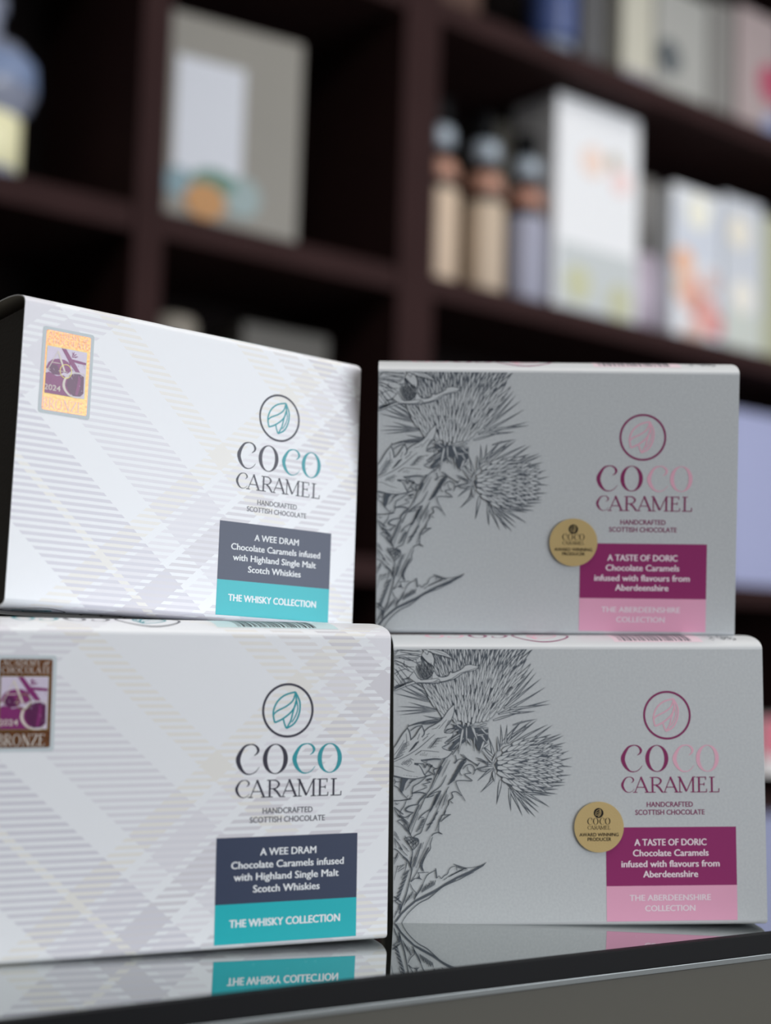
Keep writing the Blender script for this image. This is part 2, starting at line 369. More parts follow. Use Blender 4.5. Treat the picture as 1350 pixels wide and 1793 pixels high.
INK_STROKES = """
31;-8006,3996 -7731,4147 -7394,4298 -7118,4359
31;-7364,4526 -7241,4662 -7134,4769 -7042,4632 -6934,4480 -6750,4435 -6535,4480 -6382,4617 -6274,4799 -6197,4693 -6090,4571 -5890,4541 -5675,4601 -5567,4784 -5490,4717 -5212,4814 -5027,4936 -4950,5027 -4688,5064 -4333,4982
28;-4333,4982 -4534,4829 -5028,4708 -5336,4495 -5644,4388 -5983,4313 -6290,4267 -6720,4283 -7088,4268 -7516,4132 -8006,3950
22;-7118,4328 -6627,4298 -6290,4328 -6075,4449 -5982,4343 -5644,4419 -5398,4540 -5151,4708 -4781,4814 -4333,4967
19;-6873,4413 -6505,4444 -6075,4495
19;-6290,4282 -6105,4358 -5983,4313
28;-7118,4359 -7057,4268
28;-6658,5697 -6320,5545 -5827,5423 -5458,5302
25;-6473,5697 -6135,5691 -5765,5576 -5458,5302
15;-6258,5651 -5950,5545 -5704,5454
28;-6812,5453 -6566,5179 -6320,5012 -6259,4875
25;-6274,4875 -6258,5271 -6381,5575 -6504,5606 -6566,5484 -6689,5605
37;-6381,5575 -6258,5332 -6289,5027
25;-8008,5635 -7487,5665 -6812,5605
25;-8008,5513 -7825,5696
25;-8008,5437 -7763,5726
25;-8008,5315 -7487,5331 -7057,5149 -6812,4997
25;-8008,5270 -7548,5088 -7088,4784
25;-8008,5194 -7486,4875 -7180,4723
25;-8008,5407 -7487,5483 -6873,5423
25;-7824,5391 -7333,5240 -6934,5331
25;-7732,5604 -7334,5544 -6934,5514
25;-7793,4966 -7486,4602 -7241,4329
25;-8007,4723 -7578,4207
25;-8007,4481 -7731,4177
25;-7976,4663 -7731,4814 -7486,4875
25;-7884,4602 -7793,4723 -7915,4875
25;-7670,4450 -7394,4480 -7302,4602
25;-7762,4602 -7639,4420
25;-8007,4905 -7547,4389 -7486,4147
25;-8008,5118 -7732,5027 -7303,4966
25;-7548,5224 -7517,4996 -7118,4966
25;-7395,5392 -7180,5331 -6812,5423
25;-7057,5301 -6996,5149 -6812,5179 -6781,4997
25;-8008,5361 -7548,5392 -7180,5225
25;-7733,5696 -7180,5635 -6873,5666
25;-7977,5224 -7640,5118 -7333,4814
25;-7487,5574 -7088,5453 -6812,5514
25;-7914,4193 -7639,4223 -7333,4359
81;-8006,4102 -7792,4147 -7547,4223
28;-7042,5012 -6950,4753 -6812,4474
28;-6962,5030 -6876,4753 -6756,4474
28;-6882,5048 -6802,4753 -6701,4474
28;-6802,5067 -6729,4753 -6646,4474
28;-6722,5085 -6655,4753 -6591,4474
28;-6643,5103 -6581,4753 -6535,4474
28;-6563,5121 -6508,4753 -6480,4474
28;-6483,5140 -6434,4753 -6425,4474
28;-6403,5158 -6360,4753 -6370,4474
28;-8002,1574 -7850,1754 -7637,2115 -7408,2401 -7371,2561
43;-7417,2410 -7316,2204 -7264,1888
28;-7294,1873 -7087,2053 -6934,2294 -6766,2505
43;-6796,2490 -6689,2187 -6806,2007
28;-6720,2203 -6506,2407 -6260,2534 -5954,2744 -5646,3174 -5400,3385
28;-5400,3385 -5431,3022 -5586,2653 -5739,2472 -5838,2194 -5464,2181
25;-7362,2470 -6934,2626 -6383,2730 -5984,2760
37;-7362,2470 -6873,2596 -6260,2639 -6015,2729
28;-7286,2265 -7026,2445 -6781,2505
28;-6781,2565 -6506,2564 -6138,2624
25;-5464,2181 -5510,2033 -5832,1762 -5612,1731
28;-5612,1731 -5940,1582 -5710,1460 -5481,1414
31;-5481,1414 -5711,1174 -5986,1091
56;-5986,1085 -6262,1101 -6567,1063 -6842,1043
25;-6842,1034 -6628,922
25;-6567,1042 -6583,877 -6384,786 -6140,694 -6017,874 -5956,1054
74;-7117,903 -6934,854
31;-7117,921 -6812,908 -6720,892 -6659,727 -6567,892 -6384,816 -6537,576 -6674,441
37;-6919,848 -6781,637 -6690,441 -6568,390 -6384,440
37;-6506,606 -6247,424 -6293,635 -6140,694
62;-6445,771 -6338,830
25;-8001,988 -7483,1211 -7026,1480 -6720,1720 -6445,1960 -6245,2126
28;-8001,1108 -7758,1182 -7575,1302
43;-8001,1093 -7788,1177
28;-8000,418 -7543,311 -7086,272 -6629,360 -6384,440
19;-8001,808 -7727,762 -7422,625 -7117,549
19;-8001,1259 -7758,1543 -7545,1889
19;-7469,2175 -7438,1843 -7484,1693
19;-6077,2352 -5923,2533 -5739,2744
19;-6842,1450 -6506,1433 -6062,1386
19;-6383,2347 -6199,2382 -6107,2458 -6015,2533
28;-6766,1871 -6536,2066
28;-6598,2106 -6475,2166
22;-6980,1917 -6888,2158
22;-6154,1953 -5740,2018
19;-7910,1183 -7724,1256
19;-7885,1228 -7616,1333
19;-7859,1273 -7508,1410
19;-7834,1318 -7627,1399
19;-7809,1363 -7519,1476
19;-7783,1408 -7411,1554
19;-7758,1453 -7530,1542
19;-7732,1498 -7422,1619
19;-7707,1543 -7314,1697
19;-7682,1588 -7433,1685
19;-7656,1633 -7325,1763
19;-7631,1678 -7445,1751
19;-7606,1723 -7337,1829
19;-7361,1391 -7244,1464
19;-7338,1421 -7168,1527
19;-7316,1451 -7093,1589
19;-7293,1481 -7162,1563
19;-7270,1511 -7087,1625
19;-7247,1541 -7011,1688
19;-7224,1571 -7080,1661
19;-7201,1601 -7005,1723
19;-7178,1631 -6930,1786
19;-7155,1661 -6998,1759
19;-7132,1692 -6923,1822
19;-7110,1722 -6992,1795
19;-7087,1752 -6916,1857
19;-6567,1563 -6400,1551
19;-6533,1602 -6292,1584
19;-6500,1641 -6184,1618
19;-6466,1680 -6280,1666
19;-6432,1719 -6172,1700
19;-6399,1758 -6064,1734
19;-6365,1797 -6161,1782
19;-6331,1836 -6053,1816
19;-6298,1875 -5945,1850
19;-6264,1915 -6041,1898
19;-6230,1954 -5933,1932
19;-6445,1538 -6386,1635
19;-6410,1581 -6325,1721
19;-6375,1624 -6263,1807
19;-6340,1667 -6274,1775
19;-6305,1710 -6213,1861
19;-6270,1753 -6152,1947
19;-6235,1796 -6163,1914
19;-6200,1839 -6101,2000
28;-7087,1264 -7008,1318
28;-7031,1301 -6917,1379
28;-6975,1338 -6826,1439
28;-6919,1375 -6831,1434
15;-6873,1239 -6830,1326
15;-6812,1231 -6749,1357
15;-6751,1223 -6669,1388
15;-6689,1216 -6641,1312
15;-6628,1208 -6561,1343
22;-7681,906 -7587,851
22;-7627,939 -7491,860
22;-7572,971 -7394,868
22;-7518,1004 -7413,944
22;-7463,1037 -7317,952
22;-7409,1070 -7221,961
22;-7355,1103 -7239,1036
22;-7300,1135 -7143,1045
15;-7635,942 -7518,1038
15;-7574,904 -7405,1042
15;-7513,866 -7291,1047
15;-7452,828 -7322,935
15;-7391,790 -7208,940
15;-7574,431 -7527,419
15;-7470,418 -7402,401
15;-7367,406 -7278,384
15;-7263,393 -7211,380
15;-7159,381 -7086,362
15;-7056,368 -6962,345
15;-6430,1207 -6410,1201
15;-6349,1205 -6321,1197
15;-6269,1203 -6232,1192
15;-6189,1201 -6167,1195
15;-6109,1200 -6078,1190
19;-5816,2427 -5741,2446
19;-5793,2469 -5685,2497
19;-5770,2512 -5628,2548
19;-5747,2555 -5664,2576
19;-5724,2598 -5607,2628
19;-5701,2640 -5551,2679
19;-5678,2683 -5586,2707
28;-7696,306 -7695,-198 -7604,-288
25;-7969,307 -7902,163 -7695,156
25;-7902,163 -7969,43
25;-7984,7 -7786,-107 -7634,-318 -7375,-589
28;-7998,-621 -7725,-632 -7390,-583 -7208,-545
28;-6598,351 -6903,97 -7147,-51 -7208,-290 -7208,-440 -7375,-589
25;-7025,263 -7330,100
25;-6384,275 -6598,216 -6430,125 -6751,37 -6568,-84 -7208,-320
62;-6568,231 -6369,269
43;-7208,-335 -6873,-292 -6598,-360
19;-7436,-499 -7360,-409
15;-7512,-199 -7434,-142
15;-7473,-143 -7360,-61
15;-7434,-88 -7286,20
15;-7395,-33 -7308,31
15;-7356,23 -7234,112
15;-7317,78 -7160,193
15;-7278,134 -7182,204
15;-7239,189 -7108,285
28;-5772,1144 -5987,814 -6232,334 -6430,-145 -6598,-384 -6797,-832
19;-5588,1053 -5773,692 -5941,363
19;-5696,1098 -5987,603 -6232,154 -6385,-175
19;-5833,1099 -6140,544 -6354,64
62;-5956,799 -6094,453
28;-5749,422 -5988,-28 -6354,-296 -6598,-519
28;-6049,-243 -6385,-361 -6598,-510
68;-5988,-223 -6141,-507 -6294,-835
28;-5651,-60 -5958,-598 -6065,-837
19;-5713,-149 -5891,-838
15;-5667,-420 -5836,-838
31;-5374,1263 -5307,1015
50;-5307,1015 -5405,907
28;-5313,997 -5153,1096 -4908,1020 -5022,870 -5191,569 -5084,388
28;-5038,659 -4915,809 -4731,868 -4578,747 -4547,566 -4625,431
28;-4854,778 -4823,598 -4695,501 -4824,483 -4977,433 -4641,175 -4947,192 -5330,164 -5284,-62 -5163,-303 -4955,-664
31;-5102,-453 -5285,-302 -5407,-271 -5530,-330 -5475,-511 -5652,-660 -5668,-839
22;-5591,-660 -5469,-766
37;-5682,16 -5391,239
22;-5648,76 -5357,299
22;-5614,135 -5323,359
37;-5581,195 -5290,419
22;-5547,255 -5256,479
22;-5513,315 -5222,539
37;-5479,375 -5188,599
22;-5446,435 -5154,659
22;-5412,495 -5120,719
37;-5378,555 -5087,780
22;-5344,615 -5053,840
22;-5310,675 -5019,900
37;-5277,735 -4985,960
22;-5243,795 -4951,1020
22;-5209,855 -4917,1080
37;-5175,915 -4883,1140
28;-5159,1292 -4914,1125 -4638,958 -4409,782
19;-5067,1292 -4914,1171
31;-4455,777 -4331,927
28;-5496,1263 -5235,1594
28;-4484,1139 -4269,1077 -3963,910
28;-4423,1048 -4116,956 -3963,804
28;-4547,566 -4424,686 -3963,804
28;-4424,656 -4148,564 -3964,609
22;-5037,1156 -4977,1132
22;-4945,1108 -4859,1074
22;-4853,1060 -4741,1015
22;-4761,1012 -4695,985
22;-4669,963 -4577,927
22;-4577,915 -4459,868
22;-4485,867 -4413,838
50;-6629,-376 -6873,-629 -6964,-778
46;-6934,-793 -7284,-851 -7481,-999 -7375,-1089 -7147,-1130
43;-6903,-808 -7055,-1106 -7238,-1553 -7374,-1821
19;-6659,-540 -7025,-1226 -7344,-1910
19;-6751,-720 -6873,-1018
19;-6934,-1167 -7268,-2030
31;-6263,-378 -6354,-452 -6629,-526
56;-6141,-379 -6355,-917 -6477,-1110
28;-6477,-1110 -6721,-1676 -6842,-1974 -7025,-2062 -7176,-2186
28;-6385,-961 -6781,-1228 -6949,-1451
19;-5835,-381 -6172,-1112 -6264,-1411
19;-5958,-380 -6202,-933
15;-5713,-381 -5958,-964
28;-5530,-382 -5469,-518 -5652,-637 -5653,-757 -5806,-1055 -5836,-1204 -5974,-1263
50;-5791,-1055 -5852,-1204
28;-5928,-1249 -5562,-1224
31;-5592,-1230 -5776,-1340 -6005,-1532
43;-5913,-1234 -6050,-1472 -6081,-1562
28;-6066,-1547 -6081,-1935 -5923,-2041
31;-5923,-2041 -6081,-1965 -6295,-2023 -6386,-2127
28;-6340,-2157 -6432,-2424 -6432,-2633 -6599,-2870 -6751,-3195 -6782,-3433
19;-6432,-2126 -6629,-2572 -6690,-2690 -6873,-3046 -7039,-3430
31;-6812,-2421 -6964,-2896 -7115,-3370
19;-6827,-2391 -7024,-2836 -7237,-3250
37;-6508,-2573 -6599,-2751 -6873,-3254
19;-6721,-2362 -6812,-2630
22;-5591,-667 -5475,-758
19;-6234,-1919 -6081,-1562
22;-6629,-1916 -6547,-1859
22;-6601,-1866 -6482,-1784
22;-6572,-1817 -6417,-1709
22;-6544,-1767 -6453,-1704
22;-6516,-1718 -6388,-1629
22;-6487,-1668 -6323,-1554
22;-6459,-1619 -6358,-1549
22;-6430,-1569 -6293,-1474
22;-6402,-1519 -6228,-1399
22;-6373,-1470 -6264,-1394
22;-6345,-1420 -6199,-1319
22;-6316,-1371 -6234,-1314
22;-6288,-1321 -6169,-1239
22;-6259,-1271 -6104,-1163
22;-6231,-1222 -6139,-1158
22;-6202,-1172 -6074,-1083
19;-7040,-1936 -6938,-1884
19;-7016,-1891 -6870,-1815
19;-6993,-1846 -6801,-1746
19;-6969,-1800 -6856,-1742
19;-6946,-1755 -6788,-1673
19;-6922,-1710 -6719,-1604
19;-6899,-1664 -6775,-1599
19;-6875,-1619 -6706,-1530
19;-6852,-1573 -6637,-1461
19;-6828,-1528 -6693,-1457
19;-6805,-1482 -6624,-1388
19;-6781,-1437 -6680,-1384
37;-6568,-1648 -6386,-1559
25;-6873,-1347 -6705,-1333
28;-7541,-2213 -7389,-2148 -7177,-2165 -6964,-2217 -6927,-2390 -7055,-2568 -7185,-2680 -7304,-2506 -7541,-2213
25;-7419,-2178 -7176,-2448
25;-7298,-2164 -7055,-2449
25;-7450,-2327 -7298,-2268 -7176,-2210
25;-7328,-2447 -7176,-2329 -6994,-2271
25;-7237,-2566 -7085,-2419 -6964,-2331
25;-7176,-2269 -7146,-2627
25;-7085,-2240 -7040,-2509
25;-7541,-2213 -7359,-2417 -7237,-2626
28;-7998,-951 -7724,-1341 -7785,-1221
25;-7785,-1221 -7481,-1521 -7329,-1910 -7222,-2156
28;-7830,-1483 -7693,-1430 -7511,-1491 -7359,-1642
25;-7830,-1483 -7602,-1670 -7374,-1910 -7329,-1612
25;-7633,-1461 -7481,-1581 -7541,-1670
28;-7998,-652 -7390,-596 -7253,-561
25;-7451,-625 -7542,-864 -7694,-1072 -7724,-1221
37;-7998,-891 -7785,-1042 -7572,-1207
31;-7724,-1221 -7542,-1327 -7390,-1298 -7177,-1141
28;-7770,-1251 -7572,-1372 -7344,-1582
19;-7937,-712 -7816,-802
15;-7907,-802 -7755,-743
19;-7420,-1403 -7299,-1254
28;-7511,-2088 -7304,-2512 -7191,-2716 -7213,-2983 -7282,-3235 -7252,-3428
28;-7572,-1610 -7328,-1970 -7207,-2180
28;-7996,-2173 -7783,-2413 -7607,-2682
37;-7722,-2577 -7607,-2697
28;-7995,-2625 -7844,-2680 -7601,-2920 -7388,-3100 -7273,-3399
19;-7950,-2263 -7874,-2576
25;-7995,-3006 -7873,-2992 -7813,-2799 -7994,-3214
19;-7768,-2889 -7994,-3288
19;-7616,-2712 -7404,-2922
19;-7434,-3130 -7479,-3426
19;-7966,-1905 -7829,-2041
19;-7966,-1965 -7768,-2160
19;-7966,-2025 -7708,-2280
19;-7632,-2444 -7573,-2483
19;-7578,-2504 -7494,-2560
19;-7525,-2564 -7415,-2637
19;-7472,-2624 -7407,-2667
19;-7419,-2684 -7328,-2744
15;-7843,-3393 -7775,-3337
15;-7772,-3384 -7674,-3302
15;-7701,-3375 -7573,-3268
15;-7631,-3365 -7555,-3303
28;-7601,-2960 -7388,-3141 -7282,-3290
31;-7282,-3290 -7221,-3528 -7312,-3943
40;-7312,-3943 -7448,-4504 -7599,-4887 -7704,-5211 -7755,-5299
22;-7993,-3936 -7812,-3315
19;-7812,-3582 -7525,-3407
19;-7797,-3493 -7525,-3273
19;-7419,-3200 -7509,-3555 -7660,-3850
37;-7237,-2964 -7252,-3320
37;-7040,-2965 -7176,-3410
22;-7176,-3410 -7327,-3972
37;-6660,-2969 -6873,-3353
22;-6873,-3353 -7085,-3737 -7267,-3988
25;-6933,-3626 -6508,-3609
22;-6948,-3605 -6888,-3769
28;-7085,-3856 -7267,-4002
25;-7291,-4061 -7176,-4300 -7024,-4449
37;-7024,-4449 -7069,-4627 -7121,-4744
28;-7312,-3498 -7449,-3600
28;-7335,-3560 -7508,-3662
28;-7358,-3622 -7567,-3724
28;-7380,-3684 -7517,-3786
28;-7403,-3746 -7576,-3848
28;-7426,-3808 -7635,-3910
28;-7448,-3870 -7585,-3973
28;-7471,-3932 -7643,-4034
28;-7494,-3994 -7702,-4096
28;-7516,-4056 -7652,-4158
28;-7539,-4118 -7711,-4220
28;-7562,-4180 -7770,-4282
28;-7584,-4242 -7720,-4344
28;-7607,-4304 -7779,-4406
28;-7630,-4366 -7838,-4467
28;-7652,-4428 -7788,-4530
28;-7675,-4490 -7847,-4591
28;-7697,-4552 -7906,-4653
28;-7720,-4614 -7856,-4716
28;-7743,-4675 -7915,-4777
15;-7568,-5005 -7530,-4911
15;-7531,-4953 -7475,-4817
15;-7495,-4901 -7421,-4723
15;-7458,-4849 -7414,-4744
15;-7421,-4797 -7360,-4650
15;-7384,-4745 -7306,-4555
15;-7347,-4693 -7299,-4577
15;-7310,-4640 -7245,-4483
15;-7273,-4588 -7191,-4388
15;-7236,-4536 -7184,-4410
15;-7478,-4859 -7458,-4726
15;-7422,-4820 -7394,-4628
15;-7367,-4781 -7330,-4530
15;-7311,-4742 -7290,-4595
15;-7256,-4703 -7226,-4497
15;-7201,-4665 -7162,-4399
15;-7145,-4626 -7121,-4463
43;-7069,-4627 -6873,-4333 -6751,-4097
25;-6751,-4097 -6630,-3831 -6508,-3684 -6205,-3523
40;-6211,-3449 -6189,-3657 -6168,-3865
25;-6168,-3865 -6068,-3762 -5977,-3876 -5840,-3756 -5718,-3691 -5657,-3543 -5566,-3425 -5352,-3353
19;-5352,-3353 -4896,-3446 -4499,-3406 -4285,-3348
25;-5459,-3277 -5017,-3430 -4865,-3456
22;-5337,-3353 -5316,-3547
28;-5307,-3398 -5048,-3475 -4896,-3476
25;-4591,-3628 -4927,-3774 -5171,-3905 -5810,-4166 -6145,-4400 -6509,-4692 -6873,-4865 -7205,-5128 -7477,-5420 -7688,-5772
19;-5354,-3933 -5962,-4223
19;-7689,-5329 -7930,-5621
28;-6797,-4452 -6769,-4334
28;-6744,-4421 -6704,-4251
28;-6691,-4391 -6639,-4168
28;-6638,-4360 -6607,-4229
28;-6585,-4330 -6542,-4146
28;-6531,-4299 -6477,-4063
28;-6478,-4269 -6445,-4124
28;-6425,-4238 -6380,-4041
28;-6372,-4207 -6314,-3958
28;-6319,-4177 -6282,-4019
28;-6266,-4146 -6217,-3936
28;-5688,-3825 -5620,-3773
28;-5640,-3802 -5541,-3726
28;-5592,-3779 -5462,-3680
28;-5543,-3756 -5467,-3698
28;-5495,-3733 -5389,-3651
28;-5447,-3710 -5310,-3604
28;-5399,-3687 -5315,-3622
28;-5351,-3664 -5236,-3576
28;-5302,-3641 -5157,-3529
28;-5254,-3618 -5163,-3547
28;-5206,-3595 -5084,-3501
28;-5157,-3572 -5089,-3519
28;-5109,-3549 -5010,-3472
19;-6782,-4363 -6758,-4268
19;-6716,-4319 -6682,-4182
19;-6650,-4276 -6606,-4096
19;-6584,-4232 -6558,-4126
19;-6519,-4188 -6482,-4040
19;-6453,-4144 -6406,-3954
19;-6387,-4100 -6358,-3984
22;-5871,-3942 -5719,-3840
19;-5109,-3593 -5082,-3567
19;-5038,-3574 -4998,-3536
19;-4967,-3555 -4915,-3505
19;-4896,-3536 -4865,-3506
43;-7992,-4587 -7811,-4707 -7644,-4857
31;-7992,-4741 -7750,-4915
81;-7705,-4886 -7704,-5152
28;-7900,-5592 -7960,-5768 -7869,-5872
28;-7688,-5772 -7779,-5874 -7854,-5799
43;-7794,-5800 -7567,-5876 -7356,-5879
15;-7960,-5503 -7941,-5389
15;-7930,-5444 -7902,-5280
15;-7900,-5386 -7864,-5171
15;-7870,-5327 -7849,-5201
15;-7840,-5268 -7810,-5091
15;-7810,-5209 -7771,-4982
25;-5832,2200 -5678,2320 -5341,2380
25;-5555,2562 -5340,2440 -5832,2291
"""
SPIKES = """
0;68;-6628,3540 -8012,3860
0;68;-6750,3676 -7807,4086
0;68;-6720,3752 -7578,4177
0;68;-6689,3904 -7440,4298
0;68;-6658,4055 -7180,4359
0;68;-6260,3176 -7400,3496
0;68;-6383,3191 -7837,3300
0;68;-6383,3161 -8010,3095
0;68;-6260,3130 -7790,2937
0;68;-5954,2782 -6787,2926
0;68;-5954,2736 -7377,2489
0;68;-6382,3570 -7088,4177
0;68;-6382,3752 -6873,4298
0;105;-3513,4418 -2763,5701
0;105;-3420,4296 -2718,5477
0;105;-3328,4174 -2563,5364
0;105;-3236,4174 -2439,5435
0;105;-3143,4174 -2269,5346
0;105;-2989,4052 -2108,5151
0;105;-3082,3930 -2216,4860
0;105;-2959,3808 -1961,4949
0;105;-2960,3565 -1869,4753
0;105;-2992,3443 -1622,4515
0;105;-3086,3200 -1448,4130
0;105;-3117,3079 -1263,3569
0;105;-2715,3230 -1239,3395
0;105;-2840,3048 -1896,3098
0;105;-3697,4601 -2949,5716
0;105;-3821,4662 -3135,5731
0;105;-3944,4662 -3383,5731
0;105;-3520,2776 -2468,3077
0;124;-2907,1918 -1836,2735
0;105;-3154,1889 -2037,2735
0;136;-3278,1829 -2470,2736
0;93;-3216,1859 -3151,2556
0;93;-3401,1829 -3429,2556
0;105;-2599,1887 -1357,2542
0;105;-2105,1825 -1172,2520
0;93;-1982,1824 -1199,2125
0;93;-1735,1763 -787,2145
0;93;-1549,1732 -704,2063
0;93;-3093,1889 -2843,2373
0;81;-3495,1527 -3554,2011
0;124;-3773,1317 -3955,2043
0;124;-3835,1287 -4264,1711
0;62;-2442,2281 -2317,2554
0;62;-2719,2555 -1820,2765
0;68;-1365,1580 -598,1774
0;74;-1427,1519 -730,1593
0;81;-1675,1460 -871,1396
0;68;-1244,1216 -461,1431
0;68;-1246,943 -328,1139
0;74;-1368,1095 -836,1138
0;68;-1370,883 -705,880
0;68;-1185,746 -325,736
0;74;-1311,550 -692,517
0;68;-1188,399 -384,404
0;81;-1499,159 -648,214
0;81;-1500,68 -634,78
0;81;-1562,-52 -651,-27
0;105;-1933,-171 -939,-192
0;112;-2119,-260 -978,-403
0;118;-2304,-380 -1272,-476
0;93;-2243,-440 -1316,-964
0;112;-2857,-105 -1785,-961
0;105;-2919,-165 -1786,-1195
0;99;-2736,-467 -1941,-1375
0;74;-2613,-588 -2193,-1268
0;105;-2981,-345 -2510,-1317
0;105;-3043,-345 -3001,-1133
0;155;-3471,19 -3623,-838
0;93;-3839,141 -4317,-332
0;93;-3868,623 -4453,144
0;81;-3745,562 -3962,81
2;81;-3790,864 -4420,1048
2;112;-3745,743 -4421,656
2;93;-3790,924 -4264,1470
2;105;-3790,924 -3557,1467
2;124;-3745,562 -3701,110
2;87;-3526,1406 -3570,2072
2;81;-5157,2137 -5740,1777
2;74;-5188,2017 -5894,1581
2;68;-5158,1835 -5557,1460
2;62;-5004,1986 -5435,1444
2;105;-4850,1955 -4667,1622
2;93;-4018,2558 -4572,2408
2;81;-3957,2376 -4481,2287
2;93;-3958,2134 -4235,2256
2;124;-4296,2135 -4021,1741
2;81;-4481,2166 -4143,1953
2;74;-5341,2410 -5648,2290
2;74;-5218,2319 -5556,2184
2;124;-3960,1741 -4330,1470
2;124;-5002,2651 -5033,2409
2;130;-5034,2379 -5251,1256
2;93;-4895,2424 -4888,1608
2;142;-4664,2499 -4390,1757
2;68;-4558,2015 -4560,1380
2;81;-5310,2531 -5003,2312
2;155;-4787,2620 -4849,2409
2;81;-4695,2439 -4142,2422
2;105;-4265,2377 -3958,2043
2;124;-5432,2773 -5340,2561
2;81;-5770,2230 -5341,2410
2;124;-4144,1832 -4361,1289
2;93;-4450,2075 -4050,2134
"""
# ------------------------------------------------------------------ chocolate boxes
def sleeve_mesh(kind):
    bm = bmesh.new(); uvl = bm.loops.layers.uv.new('card')
    prof = [(-HF/2-BA[i], bot[i]) for i in range(len(bot)-1, 0, -1)]
    for i in range(9): prof.append((-HF/2+HF*i/8, (0, -HF/2+HF*i/8)))
    prof += [(HF/2+TA[i], top[i]) for i in range(1, len(top))]
    n = len(prof); T = .55
    cx, cz = DEP/2, 0
    def inner(d, z):
        return (d+(T if d < 1 else (-T if d > DEP-1 else 0)), z-(T if z > HF/2-1 else (-T if z < -HF/2+1 else 0)))
    US = [-HW, -HW/2, 0, HW/2, HW]
    out = [[bm.verts.new((u/1000, d/1000, z/1000)) for u in US] for s, (d, z) in prof]
    inn = [[bm.verts.new((u/1000, inner(d, z)[0]/1000, inner(d, z)[1]/1000)) for u in US] for s, (d, z) in prof]
    ssv = [s for s, _ in prof]; back = ssv[-1]+HF
    for i in range(n):
        j = (i+1) % n; s0 = ssv[i]; s1 = ssv[j] if j else back
        for c in range(4):
            f = bm.faces.new((out[i][c], out[i][c+1], out[j][c+1], out[j][c]))
            for lp, (uu, ss) in zip(f.loops, ((US[c], s0), (US[c+1], s0), (US[c+1], s1), (US[c], s1))): lp[uvl].uv = (uu, ss)
            front = s0 >= -HF/2-.01 and s1 <= HF/2+.01
            f.material_index = 0 if (kind == 'white' or front) else 2
            f.smooth = True
            g = bm.faces.new((inn[j][c], inn[j][c+1], inn[i][c+1], inn[i][c])); g.material_index = 1
        for c, rev in ((0, False), (4, True)):
            q = (out[i][c], out[j][c], inn[j][c], inn[i][c]); f = bm.faces.new(q[::-1] if rev else q); f.material_index = 2
    # hard crease lines where the front meets the arches
    for e in bm.edges:
        if all(abs(v.co.y) < 1e-6 and abs(abs(v.co.z)-HF/2000) < 1e-6 for v in e.verts): e.smooth = False
    return bm
